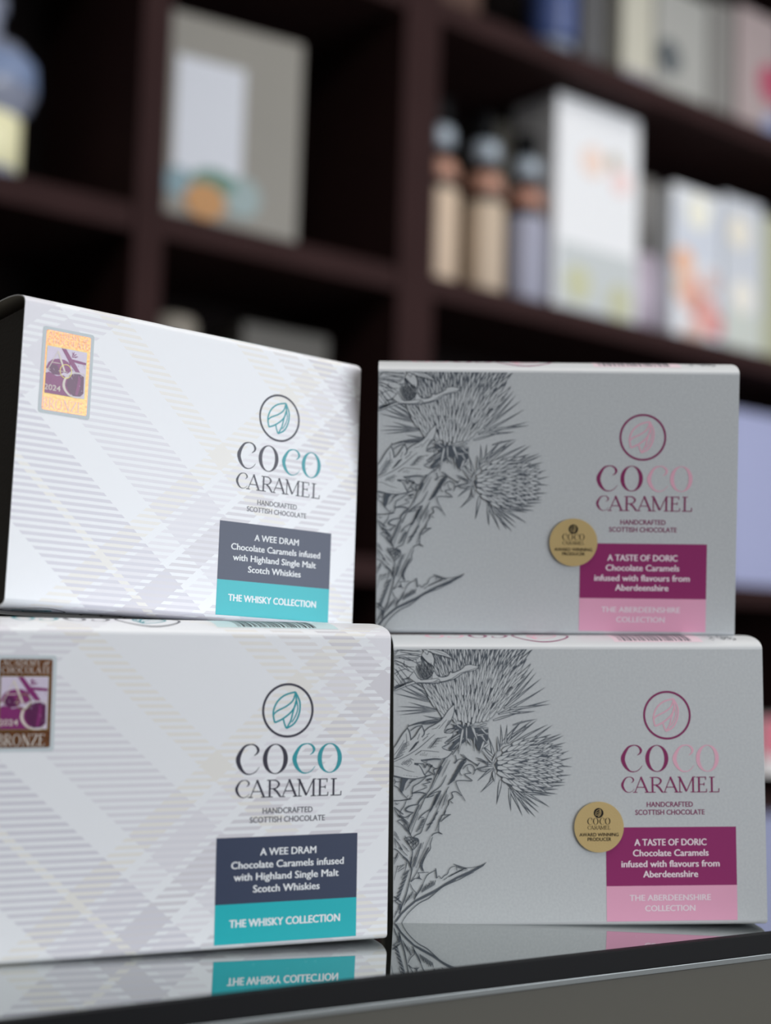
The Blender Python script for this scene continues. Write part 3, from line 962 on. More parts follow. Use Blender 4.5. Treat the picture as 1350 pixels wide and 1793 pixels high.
def make_box(kind):
    root = bpy.data.objects.new('chocolate_box', None); COL.objects.link(root); root.empty_display_size = .02
    w_ = kind == 'white'
    obj('sleeve', sleeve_mesh(kind), [TARTAN if w_ else GREY, INNER, PALE], root)
    bm = bmesh.new()
    add_box(bm, (-.0785, .0012, -HF/2000-.0012), (.0785, DEP/1000-.0012, HF/2000-.0005), bev=.0015)
    obj('tray', bm, TRAY if w_ else TRAYG, root)
    a = Art(.05)
    a.rect(10.6, -42.7, 67.0, -18.2); a.build('title_panel', NAVY if w_ else PURP, root)
    a = Art(.05)
    a.rect(10.6, -42.7, 67.0, -HF/2+.001); a.strip([(10.6, -HF/2-q) for q in (0, .4, .8, 1.2)], [(67.0, -HF/2-q) for q in (0, .4, .8, 1.2)])
    a.build('collection_panel', TEAL if w_ else PINK, root)
    a = Art(.09)
    if w_:
        for t, u0, u1, b_, c_ in (('A WEE DRAM',27.8,50.1,-25.2,2.6),('Chocolate Caramels infused',16.6,61.4,-29.8,2.6),('with Highland Single Malt',17.7,59.4,-34.25,2.6),('Scotch Whiskies',25.3,51.7,-38.8,2.6)): a.text(t, u0, u1, b_, c_, 0, wt=.09)
    else:
        for t, u0, u1, b_, c_ in (('A TASTE OF DORIC',22.9,53.95,-25.9,2.7),('Chocolate Caramels',22.2,54.8,-30.35,2.7),('infused with flavours from',17.2,59.5,-34.9,2.7),('Aberdeenshire',26.5,50.1,-39.2,2.7)): a.text(t, u0, u1, b_, c_, 0, wt=.11)
    a.build('title_lettering', LETW if w_ else LETP, root)
    a = Art(.09)
    if w_: a.text('THE WHISKY COLLECTION', 16.35, 60.2, -51.3, 2.75, 0, wt=.13)
    else:
        a.text('THE ABERDEENSHIRE', 20.5, 55.5, -48.9, 2.4, 0, wt=.10); a.text('COLLECTION', 27.2, 48.7, -53.3, 2.4, 0, wt=.10)
    a.build('collection_lettering', LETW if w_ else LETP, root)
    dA, dB = (INKN, TEALI) if w_ else (PURPI, PINKI)
    a = Art(.05)
    coco(a, 17.4, 5.0, 42.6, 11.5, 0, 1); caramel(a, 17.4, -3.6, 42.4, 6.6, 0)
    a.build('brand_lettering', [dA, dB], root)
    a = Art(.05); a.ring(37.7, 29.1, 9.5, 10.38); a.build('logo_ring', dA, root)
    a = Art(.05); leaf(a, 37.7, 29.1, 10.38, 0); a.build('logo_leaf', dB, root)
    a = Art(.05)
    a.text('HANDCRAFTED', 28.4, 48.35, -9.7, 2.1, 0, wt=.06); a.text('SCOTTISH CHOCOLATE', 23.4, 53.4, -13.0, 2.1, 0, wt=.06)
    a.build('tagline_lettering', DARKGREY if w_ else PURPI, root)
    # print on the arched top: seen upside down from the front
    a = Art(.05); c = HF/2+16.8
    a.ring(-14.5, c, 11.6, 12.6); coco(a, -2.5-.0, c-6.0, 36.5, 12.0, 0, 1, flip=(-15.6, c))
    leaf(a, -14.5, c, 12.4, 1, rot=pi)
    # hand the lettering over to the left of the ring
    a.build('top_print', [dA, dB], root)
    a = Art(.05)
    if not w_: a.rect(16.0, HF/2+4.6, 55.0, HF/2+26, mi=1, seg=14)
    else: a.rect(9.9, HF/2+5.0, 59.0, HF/2+7.4, mi=1, seg=5); a.rect(9.9, HF/2+7.4, 59.0, HF/2+26, mi=1, seg=12)
    rr = random.Random(4); u = 18.5
    while u < 50.5:
        wd = rr.choice((.33, .33, .66, .99)); a.rect(u, HF/2+6.0, u+wd, HF/2+24, mi=0, off=.09, seg=12); u += wd+rr.choice((.33, .5, .8))
    a.build('barcode', [BLACKI if w_ else INK, mat('barcode_ground', srgb(206, 232, 236) if w_ else srgb(236, 216, 226), .45)], root)
    # print on the bottom panel
    a = Art(.05); c = -(HF/2+17)
    a.ring(-62, c, 11.8, 12.6, mi=0); leaf(a, -62, c, 12.4, 1); coco(a, -42, c-6, 36.5, 12.0, 0, 0)
    a.build('bottom_print', [dA, dB], root)
    if not w_:
        a = Art(.05); rr = random.Random(9)
        for k in range(26):
            u0 = 57.5+rr.random()*13; s0 = HF/2+6+rr.random()*10
            a.stroke([(u0, s0), (u0+rr.uniform(-1, 3), s0+rr.uniform(1, 4)), (u0+rr.uniform(-2, 4), s0+rr.uniform(3, 8))], [.15, .35, .1])
        a.build('thistle_sketch', INK, root)
    if w_: award(root)
    else:
        thistle(root); seal(root)
    return root
def award(root):
    """rectangular competition sticker, 21.5 x 34.2 mm"""
    X0, Y1 = -72.0, 49.2
    fx = lambda x: max(X0+21.5-(855-x)/43.8, X0+1.5)
    px = lambda x: max(fx(x), X0+2.1)
    fy = lambda y: Y1-(y-180)/42.2
    a = Art(.08); a.rect(X0, fy(1625), X0+21.5, Y1, rr=1.1); st = a.build('award_sticker', SILVER, root); st['label'] = 'silver edged award sticker'
    a = Art(.12); a.rect(X0+1.45, fy(1565), X0+20.05, fy(235), rr=.7); a.build('bronze_foil_field', FOIL, st)
    a = Art(.15); a.rect(X0+1.85, fy(1305), fx(748), fy(488)); a.build('gold_frame', STGOLD, st)
    a = Art(.18); mi = 0
    a.rect(X0+2.1, fy(1290), fx(735), fy(500), mi=0)
    g = .20
    a.poly([(px(x), fy(y)) for x, y in ((-22,1290),(-22,960),(60,930),(200,980),(330,950),(420,1000),(500,1290))], 1, g)
    a.poly([(px(x), fy(y)) for x, y in ((-22,870),(40,780),(110,715),(210,690),(330,690),(430,730),(450,800),(470,850),(400,910),(330,900),(250,960),(140,965),(60,910))], 1, g+.01)
    a.poly([(px(x), fy(y)) for x, y in ((60,905),(80,790),(200,800),(240,870),(250,950),(140,965))], 2, g+.02)
    a.poly([(px(x), fy(y)) for x, y in ((262,505),(345,505),(450,640),(540,740),(625,858),(540,860),(430,740),(340,610))], 1, g+.03)
    a.poly([(px(x), fy(y)) for x, y in ((450,655),(600,665),(728,678),(725,715),(600,712),(500,700))], 1, g+.035)
    a.poly([(px(x), fy(y)) for x, y in ((400,1020),(440,930),(520,895),(620,885),(705,920),(712,1200),(650,1260),(520,1270),(430,1190),(395,1100))], 2, g+.03)
    a.poly([(px(x), fy(y)) for x, y in ((600,900),(650,980),(640,1120),(600,1250),(560,1240),(590,1050))], 1, g+.04)
    for (x0, y0, x1, y1) in ((470,600,500,530),(495,590,540,560),(460,620,570,600),(480,570,460,540),(520,620,560,595)): a.stroke([(fx(x0), fy(y0)), (fx(x1), fy(y1))], [.5, .2], 1, g+.04)
    rr = random.Random(2)
    for k in range(46):
        x, y = rr.uniform(70, 700), rr.uniform(720, 1180)
        a.stroke([(fx(x), fy(y)), (fx(x+rr.uniform(8, 22)), fy(y+rr.uniform(10, 40)))], [.16, .08], rr.choice((0, 2, 1)), g+.045)
    a.build('cocoa_pod_picture', [LILAC, PLUM, PLUMD], st)
    a = Art(.26)
    sk = lambda pts, wd, m=0: a.stroke([(fx(x), fy(y)) for x, y in pts], wd, m)
    sk([(205,560),(42,888)], .28); sk([(200,560),(345,888)], .75); sk([(95,765),(250,765)], .25); sk([(5,890),(85,890)], .2); sk([(225,890),(400,890)], .2)
    sk([(710,930),(700,878),(600,870),(500,885),(400,950),(345,1050),(350,1150),(420,1240),(520,1285),(640,1285),(705,1225)], [.5,.2,.2,.3,.55,1.0,1.1,.8,.5,.35,.15])
    t = [2*pi*i/24 for i in range(25)]
    a.stroke([(fx(365+105*math.cos(q)), fy(880+115*math.sin(q))) for q in t], .28, 1, sm=1)
    a.text('2024', fx(-5), fx(288), fy(1232), (1232-1140)/42.2, .006)
    a.build('monogram', [STLET, STGOLD], st)
    a = Art(.17)
    serif_text(a, 'ACADEMY', fx(15), fx(610), fy(335), 2.0); a.text('of', fx(650), fx(750), fy(335), 1.9, 0, shear=.35)
    serif_text(a, 'CHOCOLATE', fx(5), fx(762), fy(450), 2.2)
    a.build('sticker_title_lettering', STLET, st)
    a = Art(.17)
    serif_text(a, 'BRONZE', fx(-22), fx(706), fy(1540), 4.2)
    a.build('sticker_medal_lettering', STLET, st)
# small two-weight serif capitals: (width, strokes) in a 100-high cell
CAP = {
 'A': (92, [([(8,0),(46,100)],5),([(44,100),(82,0)],13),([(22,34),(70,34)],5),([(0,2),(20,2)],5),([(68,2),(94,2)],5)]),
 'B': (70, [([(16,0),(16,100)],12),([(4,98),(40,98),(56,76),(38,54),(16,54)],[5,6,12,6,5]),([(38,54),(66,28),(40,2),(4,2)],[5,13,6,5])]),
 'C': (86, [([(80,84),(62,98),(36,94),(10,50),(34,6),(60,2),(82,18)],[5,6,8,14,8,6,4]),([(80,96),(80,76)],5)]),
 'D': (88, [([(16,0),(16,100)],12),([(4,98),(44,98),(80,50),(44,2),(4,2)],[5,7,14,7,5])]),
 'E': (66, [([(16,0),(16,100)],12),([(4,98),(58,98)],5),([(16,52),(48,52)],5),([(4,2),(62,2)],5),([(58,100),(58,80)],5),([(62,0),(62,22)],5)]),
 'H': (90, [([(18,0),(18,100)],12),([(72,0),(72,100)],12),([(18,52),(72,52)],5),([(4,2),(32,2)],5),([(58,2),(86,2)],5),([(4,98),(32,98)],5),([(58,98),(86,98)],5)]),
 'L': (64, [([(16,0),(16,100)],12),([(4,2),(60,2)],5),([(4,98),(30,98)],5),([(60,0),(60,24)],5)]),
 'M': (108, [([(18,0),(22,100)],6),([(20,100),(54,6)],12),([(54,6),(86,100)],5),([(84,100),(90,0)],12),([(6,2),(30,2)],5),([(76,2),(102,2)],5)]),
 'N': (92, [([(18,0),(18,100)],6),([(16,100),(76,0)],13),([(76,0),(76,100)],6),([(4,2),(30,2)],5),([(64,98),(88,98)],5),([(4,98),(20,98)],5)]),
 'O': (92, 'O'),
 'R': (78, [([(16,0),(16,100)],12),([(4,98),(44,98),(60,76),(42,50),(16,50)],[5,6,12,6,5]),([(36,50),(74,2)],12),([(4,2),(28,2)],5)]),
 'T': (74, [([(37,0),(37,100)],12),([(4,98),(70,98)],5),([(4,100),(4,80)],5),([(70,100),(70,80)],5),([(24,2),(50,2)],5)]),
 'Y': (82, [([(40,0),(40,46)],12),([(6,100),(40,46)],12),([(74,100),(40,46)],5),([(28,2),(54,2)],5)]),
 'Z': (76, [([(8,98),(68,98)],5),([(68,98),(8,2)],13),([(8,2),(72,2)],5),([(8,100),(8,78)],5),([(72,0),(72,24)],5)]),
}
def serif_text(a, word, u0, u1, base, cap, mi=None, off=None):
    tot = sum(CAP[c][0] for c in word)+6*(len(word)-1); k = (u1-u0)/tot; kv = cap/100; x = u0
    for c in word:
        wd, S = CAP[c]
        if S == 'O': a.ring(x+46*k, base+50*kv, 31*k, 43*k, ry=kv/k*51/43, ry0=kv/k*46/31, n=28, mi=mi, off=off)
        else:
            for pts, t in S:
                q = [(x+px*k, base+py*kv) for px, py in pts]
                tt = [t*(k+kv)/2]*len(pts) if isinstance(t, (int, float)) else [v*(k+kv)/2 for v in t]
                a.stroke(q, tt, mi, off, sm=4 if len(pts) > 3 else 1)
        x += (wd+6)*k
def seal(root):
    a = Art(.9); a.off = .9
    a.disc(7.55, -17.9, 10.64); sl = a.build('award_seal', GOLD, root); sl['label'] = 'round gold award seal'
    me = sl.data; bm = bmesh.new(); bm.from_mesh(me)
    ext = bmesh.ops.extrude_face_region(bm, geom=list(bm.faces))
    for v in [g for g in ext['geom'] if isinstance(g, bmesh.types.BMVert)]: v.co.y = -.0005
    for v in bm.verts:
        if v.co.y < -.0007: v.co.y = -.00066
        elif v.co.y > -.0006: v.co.y = -.00052
    bm.to_mesh(me); bm.free()
    a = Art(.70); a.disc(7.4, -12.0, 2.1, 24, 0); leaf(a, 7.4, -12.0, 2.3, 1, off=.73, wk=1.1)
    coco(a, 2.5, -16.9, 9.9, 2.9, 0, 0); caramel(a, 2.6, -18.9, 9.7, 1.6, 0)
    a.text('AWARD WINNING', -.9, 15.9, -21.75, 1.4, 0, wt=.015); a.text('PRODUCER', 2.6, 12.7, -23.7, 1.4, 0, wt=.015)
    a.build('seal_print', [BLACKI, GOLD], sl)
def parse(s): return [[tuple(int(c)/100 for c in q.split(',')) for q in ln.split(';')[-1].split()] for ln in s.strip().split('\n')]
def thistle(root):
    a = Art(.04); UL, VT = -79.8, HF/2-.05
    cl = lambda P: [(max(u, UL), min(max(v, -HF/2-1.2), VT)) for u, v in P]
    lay = [0.045]
    def nxt(): lay[0] += .0003; return lay[0]
    def spike(b, t, wd, ink=.28, tipk=.30, bend=0.0):
        (x0, y0), (x1, y1) = b, t; dx, dy = x1-x0, y1-y0; l = math.hypot(dx, dy)
        if l < .3 or (y0 > VT and y1 > VT): return
        nx, ny = -dy/l, dx/l
        def lens(k0, k1, h):
            Lf, Rt = [], []
            for i in range(8):
                t_ = i/7; k = k0+(k1-k0)*t_; f = ((.62+.38*math.sin(pi*t_*.5/.3)) if t_ < .3 else max(0, 1-(t_-.3)/.7)**.85)*h
                c = (x0+dx*k+nx*bend*math.sin(pi*k), y0+dy*k+ny*bend*math.sin(pi*k))
                Lf.append((c[0]+nx*f, c[1]+ny*f)); Rt.append((c[0]-nx*f, c[1]-ny*f))
            return Lf, Rt
        o = nxt(); L_, R_ = lens(0, 1, wd/2+ink/2); a.strip(cl(L_), cl(R_), 0, o)
        o = nxt(); L_, R_ = lens(.02, 1-tipk, max(wd/2-ink/2, .08)); a.strip(cl(L_), cl(R_), 1, o)
    sps = []
    for ln in SPIKES.strip().split('\n'):
        l_, w_, p_ = ln.split(';'); q = [tuple(int(c)/100 for c in z.split(',')) for z in p_.split()]; sps.append((int(l_), int(w_)/100, q[0], q[1]))
    rr = random.Random(11)
    for l_, w_, b_, t_ in sps:
        if l_ == 0: spike((b_[0]-(t_[0]-b_[0])*.22, b_[1]-(t_[1]-b_[1])*.22), t_, w_*.8, .34, .34, rr.uniform(-.3, .3))
    tab = lambda T, x: next((T[i][1]+(T[i+1][1]-T[i][1])*(x-T[i][0])/(T[i+1][0]-T[i][0]) for i in range(len(T)-1) if x <= T[i+1][0]), T[-1][1])
    # main flower head: rows of overlapping bracts, drawn from the crown down
    HWT = [(26,6.5),(30,12),(35,15.5),(42,18),(50,18.5),(60,18.5)]
    cen = [(26,-48.5),(35,-47.5),(45,-46.2),(60,-45.5)]
    a.poly(cl([(-55,28),(-61,36),(-63,46),(-63,58),(-30,58),(-29,46),(-33,36),(-40,28),(-48,25)]), 0, nxt())
    v = 61.0; row = 0
    while v > 25.6:
        h = tab(HWT, v); n = max(6, int(h*2/1.42))
        for i in range(n+1):
            q = -1+2*(i+(.5 if row % 2 else 0)+rr.uniform(-.18, .18))/n
            if abs(q) > 1.02: continue
            q = q*math.copysign(1, 1); ang = math.radians(q*(30+10*abs(q))+3)
            x = tab(cen, v)+q*h; y = v-abs(q)**2*(-1.5)+rr.uniform(-.7, .7); ln = rr.uniform(7.6, 10.5)*(1.0 if v > 36 else .82)
            spike((x, y-2), (x+ln*math.sin(ang), y-2+ln*math.cos(ang)), rr.uniform(1.35, 1.8), .24, .10 if v < 46 else .28, rr.uniform(-.35, .35))
        v -= 2.75; row += 1
    # second, smaller head pointing right
    ax = (-37.2, 8.6); H2 = [(0,2.2),(4,6.5),(9,9.6),(15,9.9),(20,8.6),(24,6.6),(27,4.2)]
    a.poly([(-37,8.6),(-33,14),(-29,18),(-21,18),(-14,14.5),(-11,9),(-12,3),(-16,-2),(-23,-3),(-30,-1),(-35,4)], 0, nxt())
    d = 25.0; row = 0
    while d > -0.5:
        h = tab(H2, d); n = max(3, int(h*2/1.75))
        for i in range(n+1):
            q = -1+2*(i+(.5 if row % 2 else 0)+rr.uniform(-.15, .15))/n
            if abs(q) > 1.05: continue
            ang = math.radians(q*(36-d*.9)); ln = rr.uniform(5.4, 7.4)*(1 if d < 18 else .75)
            x = ax[0]+d; y = ax[1]+q*h*.95-.4
            spike((x, y), (x+ln*math.cos(ang), y+ln*math.sin(ang)), rr.uniform(1.5, 2.0), .25, .14, rr.uniform(-.3, .3))
        d -= 2.15; row += 1
    fills = INK_FILLS.strip().split('\n')
    for ln in fills:                                   # dark pockets, then the pale leaves over them
        if ln[0] == 'i': a.poly(cl(parse(ln)[0]), 0, nxt())
    for l_, w_, b_, t_ in sps:
        if l_ == 2: spike(b_, t_, w_*.85, .28, .12)
    for ln in fills:
        if ln[0] == 'p': a.poly(cl(parse(ln)[0]), 1, nxt())
    for ln in INK_STROKES.strip().split('\n'):
        w_, p_ = ln.split(';'); q = [tuple(int(c)/100 for c in z.split(',')) for z in p_.split()]
        P = cl(q); n = len(P); w_ = int(w_)/100
        P, Wd = smooth(P, w_, 3); m = len(P)
        Wd = [w_*1.2*(.72+.4*math.sin(pi*(i+.35)/(m-.3))) for i in range(m)]
        L_, R_ = [], []
        for i, (x, y) in enumerate(P):
            x0, y0 = P[max(i-1, 0)]; x1, y1 = P[min(i+1, m-1)]; ddx, ddy = x1-x0, y1-y0; l = math.hypot(ddx, ddy) or 1; h = Wd[i]/2
            L_.append((x-ddy/l*h, y+ddx/l*h)); R_.append((x+ddy/l*h, y-ddx/l*h))
        a.strip(cl(L_), cl(R_), 0, .8 if False else lay[0]+.002)
    print('thistle stack', lay[0])
    a.build('thistle_drawing', [INK, GREY], root)
POSES = {
 'L1': ((-0.06958216, 0.53279515, -0.05916465), 0.38231402, -0.01095472, -0.01368905),
 'L2': ((-0.07713228, 0.57991872, 0.06439747), 0.64393404, -0.04058606, 0.03246062),
 'R1': ((0.08659327, 0.60872319, -0.06034199), 0.06726499, 0.00313734, -0.02845354),
 'R2': ((0.07611118, 0.62548610, 0.06166403), -0.00668876, 0.12331153, -0.01884795)}
def pose(root, key):
    p, y, pt_, r = POSES[key]
    root.matrix_world = Matrix.Translation((p[0], p[1], p[2]+ZC)) @ R3(y, pt_, r).to_4x4()
def copy_tree(o, parent=None):
    c = o.copy(); COL.objects.link(c)
    if parent is not None: c.parent = parent
    for ch in list(o.children): copy_tree(ch, c)
    return c
wb = make_box('white'); wb2 = copy_tree(wb)
gb = make_box('grey'); gb2 = copy_tree(gb)
pose(wb, 'L1'); pose(wb2, 'L2'); pose(gb, 'R1'); pose(gb2, 'R2')
G1 = 'chocolate boxes stacked on the glass counter'
tag(wb, 'white tartan chocolate box with navy and teal label, lower left, standing on the glass counter', 'chocolate box', G1)
tag(wb2, 'white tartan chocolate box with shiny bronze sticker, turned on top of the left stack', 'chocolate box', G1)
tag(gb, 'grey thistle chocolate box with plum label, lower right, standing on the glass counter', 'chocolate box', G1)
tag(gb2, 'grey thistle chocolate box with plum label, on top of the right stack', 'chocolate box', G1)
# ------------------------------------------------------------------ room and shelf unit in room axes
RM = Matrix.Translation((P0.x, P0.y, ZC)) @ Matrix.Rotation(AE, 4, 'Z')     # local x along the shelves, y into them, z from camera height
def rbox(name, a, b, m, parent=None, bev=0.0, kind=None, mi=0):
    bm = bmesh.new(); add_box(bm, a, b, bev=bev); o = obj(name, bm, m, parent)
    if parent is None: o.matrix_world = RM
    if kind: o['kind'] = kind
    return o
rbox('floor', (RS0-.1, RD0-.1, FLOOR-.1), (RS1+.1, RD1+.1, FLOOR), FLOORM, kind='structure')
rbox('ceiling', (RS0-.1, RD0-.1, CEIL), (RS1+.1, RD1+.1, CEIL+.1), CEILM, kind='structure')
rbox('wall_back', (RS0-.1, RD1, FLOOR), (RS1+.1, RD1+.1, CEIL), WALLM, kind='structure')
rbox('wall_left', (RS0-.1, RD0, FLOOR), (RS0, RD1, CEIL), WALLD, kind='structure')
rbox('wall_right', (RS1, RD0, FLOOR), (RS1+.1, RD1, CEIL), WALLM, kind='structure')
bm = bmesh.new()
for a, b_ in (((RS0-.1, RD0-.1, FLOOR), (WS0, RD0, CEIL)), ((WS1, RD0-.1, FLOOR), (RS1+.1, RD0, CEIL)), ((WS0, RD0-.1, FLOOR), (WS1, RD0, WZ0)), ((WS0, RD0-.1, WZ1), (WS1, RD0, CEIL))): add_box(bm, a, b_)
o = obj('wall_front', bm, WALLM); o.matrix_world = RM; o['kind'] = 'structure'
bm = bmesh.new(); FW = .05
for a, b_ in (((WS0, RD0-.02, WZ0), (WS0+FW, RD0+.04, WZ1)), ((WS1-FW, RD0-.02, WZ0), (WS1, RD0+.04, WZ1)), ((WS0+FW, RD0-.02, WZ0), (WS1-FW, RD0+.04, WZ0+FW)), ((WS0+FW, RD0-.02, WZ1-FW), (WS1-FW, RD0+.04, WZ1))): add_box(bm, a, b_)
o = obj('window_1', bm, mat('window_paint', srgb(220, 220, 216), .5)); o.matrix_world = RM; o['kind'] = 'structure'

# shelf unit
UT = 1.72; DEPU = .36
unit = empty('shelf_unit', 'tall dark brown wooden shelf unit behind the boxes, full of stock', 'shelf unit'); unit.matrix_world = RM
SH = {'C': (.095, .14), 'A': (.635, .68), 'B': (1.175, 1.22), 'D': (-.445, -.40), 'E': (-.95, -.905)}
POSTS = [(-1.27, -1.215), (-.62, -.566), (-.075, .011), (1.36, 1.42)]
for a, b_ in POSTS: rbox('upright', (a, 0, FLOOR+.0), (b_, DEPU, UT), SHELF, unit, bev=.002)
for (a0, a1), (b0, b1) in zip(POSTS, POSTS[1:]):
    for k in 'EDCAB': rbox('shelf_board', (a1, .004, SH[k][0]), (b0, DEPU, SH[k][1]), SHELF, unit, bev=.002)
rbox('back_panel', (POSTS[0][0], DEPU, FLOOR), (POSTS[-1][1], DEPU+.012, UT), BACKP, unit)
rbox('top_board', (POSTS[0][0]-.01, -.01, UT), (POSTS[-1][1]+.01, DEPU+.012, UT+.03), SHELF, unit, bev=.002)

# ---- stock on the shelves
def stock(name, label, cat, s, d, z, rot=0.0, group=None):
    o = empty(name, label, cat, group); o.matrix_world = RM @ Matrix.Translation((s, d, z)) @ Matrix.Rotation(rot, 4, 'Z'); return o
def part(name, parent, fn, m, smooth=False):
    bm = bmesh.new(); fn(bm); return obj(name, bm, m, parent, smooth)
def carton(name, label, cat, s0, s1, d, z0, z1, depth, m, rot=0.0, face=(), group=None, cap=None):
    w_ = s1-s0; o = stock(name, label, cat, (s0+s1)/2, d, z0, rot, group)
    part('carton_body', o, lambda bm: add_box(bm, (-w_/2, 0, 0), (w_/2, depth, z1-z0), bev=.004), m)
    for i, (pn, u0, v0, u1, v1, mm) in enumerate(face):
        part(pn, o, lambda bm: add_box(bm, (-w_/2+u0*w_, -.0012-.0004*i, v0*(z1-z0)), (-w_/2+u1*w_, -.0001-.0002*i, v1*(z1-z0))), mm)
    return o
def blob(name, parent, cx, cz, r, m, y=-.0016, sx=1.0):
    def f(bm):
        n = 28; ring = [bm.verts.new((cx+sx*r*math.cos(2*pi*i/n), y, cz+r*math.sin(2*pi*i/n))) for i in range(n)]
        rb = [bm.verts.new((v.co.x, y+.0012, v.co.z)) for v in ring]
        bm.faces.new(ring)
        for i in range(n): bm.faces.new((ring[i], rb[i], rb[(i+1) % n], ring[(i+1) % n]))
    return part(name, parent, f, m)
mw = mat('white_carton', srgb(246, 248, 252), .45); mgrey = mat('stone_carton', srgb(142, 139, 132), .6, var=.06)
mpl = mat('pale_blue_print', srgb(218, 224, 236), .5)
# bay with the picture box
o = stock('gift_box', 'stone grey gift box with a white picture panel, on the shelf above the left stack', 'gift box', -.547, .055, .68, math.radians(-7))
part('carton_body', o, lambda bm: add_box(bm, (0, 0, 0), (.262, .10, .368), bev=.006), mgrey)
part('picture_panel', o, lambda bm: add_box(bm, (.022, -.0014, .05), (.148, -.0002, .290), bev=0), mat('panel_white', srgb(210, 214, 224), .5))
blob('orange_fruit', o, .082, .046, .032, mat('orange_print', srgb(190, 140, 88), .6), y=-.0030, sx=1.2)
blob('green_leaf', o, .096, .082, .022, mat('green_print', srgb(88, 132, 118), .6), y=-.0024, sx=1.9)
blob('blue_band', o, .032, .07, .026, mat('sea_blue_print', srgb(128, 154, 164), .6), y=-.0020)
blob('blue_band', o, .150, .065, .036, mat('pale_sea_print', srgb(152, 170, 172), .6), y=-.0020)
# things one shelf lower, just showing above the box
for nm, lb, s0, s1, z1, m in (('tin', 'cream tin low on the shelf behind the left stack, left of two', -.512, -.432, .545, mat('cream_tin', srgb(140, 134, 124), .5)), ('carton', 'dull grey carton low on the shelf behind the left stack, right of two', -.33, -.14, .553, mat('grey_tin', srgb(96, 94, 90), .6))):
    if nm == 'tin':
        o = stock(nm, lb, 'tin', (s0+s1)/2, .13, SH['C'][1]); part('tin_body', o, lambda bm: lathe(bm, [(.002,0),(.045,0),(.045,z1-.16),(.04,z1-.15),(.002,z1-.14)], 28), m)
    else: carton('carton', lb, 'carton', s0, s1, .12, SH['C'][1], z1, .12, m)
# left bay bottle
o = stock('decanter', 'round pale bottle with a pale yellow label, at the far upper left', 'bottle', -.822, .15, .68)
part('glass_body', o, lambda bm: lathe(bm, [(0.00224,0),(0.06944,0),(0.07616,0.0084),(0.06944,0.0252),(0.05824,0.0336),(0.05824,0.1302),(0.075,0.147),(0.083,0.1764),(0.08,0.2142),(0.06,0.2436),(0.024,0.2604),(0.022,0.3024),(0.03,0.3066),(0.03,0.3276),(0.002,0.3276)], 40), mat('pale_bottle_glass', srgb(150, 156, 176), .2), True)
part('yellow_label', o, lambda bm: lathe(bm, [(0.06048,0.042),(0.06294,0.04368),(0.06294,0.126),(0.06048,0.1277)], 40), mat('yellow_label', srgb(255, 250, 206), .5), True)
part('blue_shoulder', o, lambda bm: lathe(bm, [(0.0845,0.1722),(0.0845,0.1781),(0.0817,0.2159),(0.079,0.2201)], 40), mat('blue_shoulder', srgb(132, 150, 186), .4), True)
# three slim bottles
def bottle(label, s, d, r, body, cap, H):
    o = stock('slim_bottle', label, 'bottle', s, d, .68, 0, 'slim bottles beside the upright')
    part('bottle_body', o, lambda bm: lathe(bm, [(.002,0),(r,0),(r,.003),(r,H*.52),(r*.95,H*.56),(r*.55,H*.62),(r*.42,H*.66),(r*.42,H*.86),(.002,H*.86)], 32), mat('dark_bottle_glass', srgb(22, 24, 28), .25), True)
    part('label_sleeve', o, lambda bm: lathe(bm, [(r+.0002,.004),(r+.0012,.006),(r+.0012,H*.50),(r+.0002,H*.515)], 32), body, True)
    part('copper_collar', o, lambda bm: lathe(bm, [(r*.80,H*.565),(r*1.0,H*.58),(r*.98,H*.64),(r*.75,H*.68),(r*.46,H*.69)], 32), cap, True)
    part('neck_glint_band', o, lambda bm: lathe(bm, [(r*.44,H*.745),(r*.72,H*.755),(r*.80,H*.80),(r*.72,H*.85),(r*.44,H*.86)], 32), mat('neck_glint_band', srgb(172, 184, 196), .35, metal=.2), True)  # pale band paints in the highlight on the dark neck
    part('black_stopper', o, lambda bm: lathe(bm, [(r*.44,H*.862),(r*.6,H*.865),(r*.6,H),(.002,H)], 24), BLACKP, True)
cop = mat('copper_cap', srgb(190, 142, 122), .4, metal=.2)
bottle('slim bottle with a peach label, first from the upright', .095, .10, .044, mat('peach_label', srgb(216, 192, 168), .5), cop, .385)
bottle('slim bottle with a peach label, second from the upright', .222, .10, .042, mat('peach_label_2', srgb(206, 186, 164), .5), cop, .385)
bottle('slim bottle with a lavender label, third from the upright, beside the white carton', .338, .10, .042, mat('lavender_label', srgb(164, 166, 186), .5), mat('copper_cap_2', srgb(182, 132, 114), .4, metal=.2), .375)
carton('carton', 'dark olive carton behind the third slim bottle', 'carton', .345, .50, .22, .68, 1.13, .10, mat('olive_carton', srgb(92, 88, 78), .7))
o = carton('carton', 'tall white carton standing in the middle of the right hand shelf', 'carton', .405, .665, .075, .68, 1.165, .14, mw,
  face=(('pale_print', .04, .03, .96, .34, mat('grey_print_band', srgb(206, 212, 214), .5)),))
blob('peach_spot', o, -.02, .355, .035, mat('peach_print', srgb(250, 226, 214), .5)); blob('peach_spot', o, .07, .33, .030, mat('rose_print', srgb(252, 224, 222), .5)); blob('dark_spot', o, .045, .37, .02, mat('tan_print', srgb(206, 196, 180), .5))
blob('yellow_green_spot', o, -.06, .08, .04, mat('lime_print', srgb(206, 208, 176), .5), y=-.0026); blob('yellow_green_spot', o, .07, .06, .04, mat('lime_print_2', srgb(202, 204, 176), .5), y=-.0026)
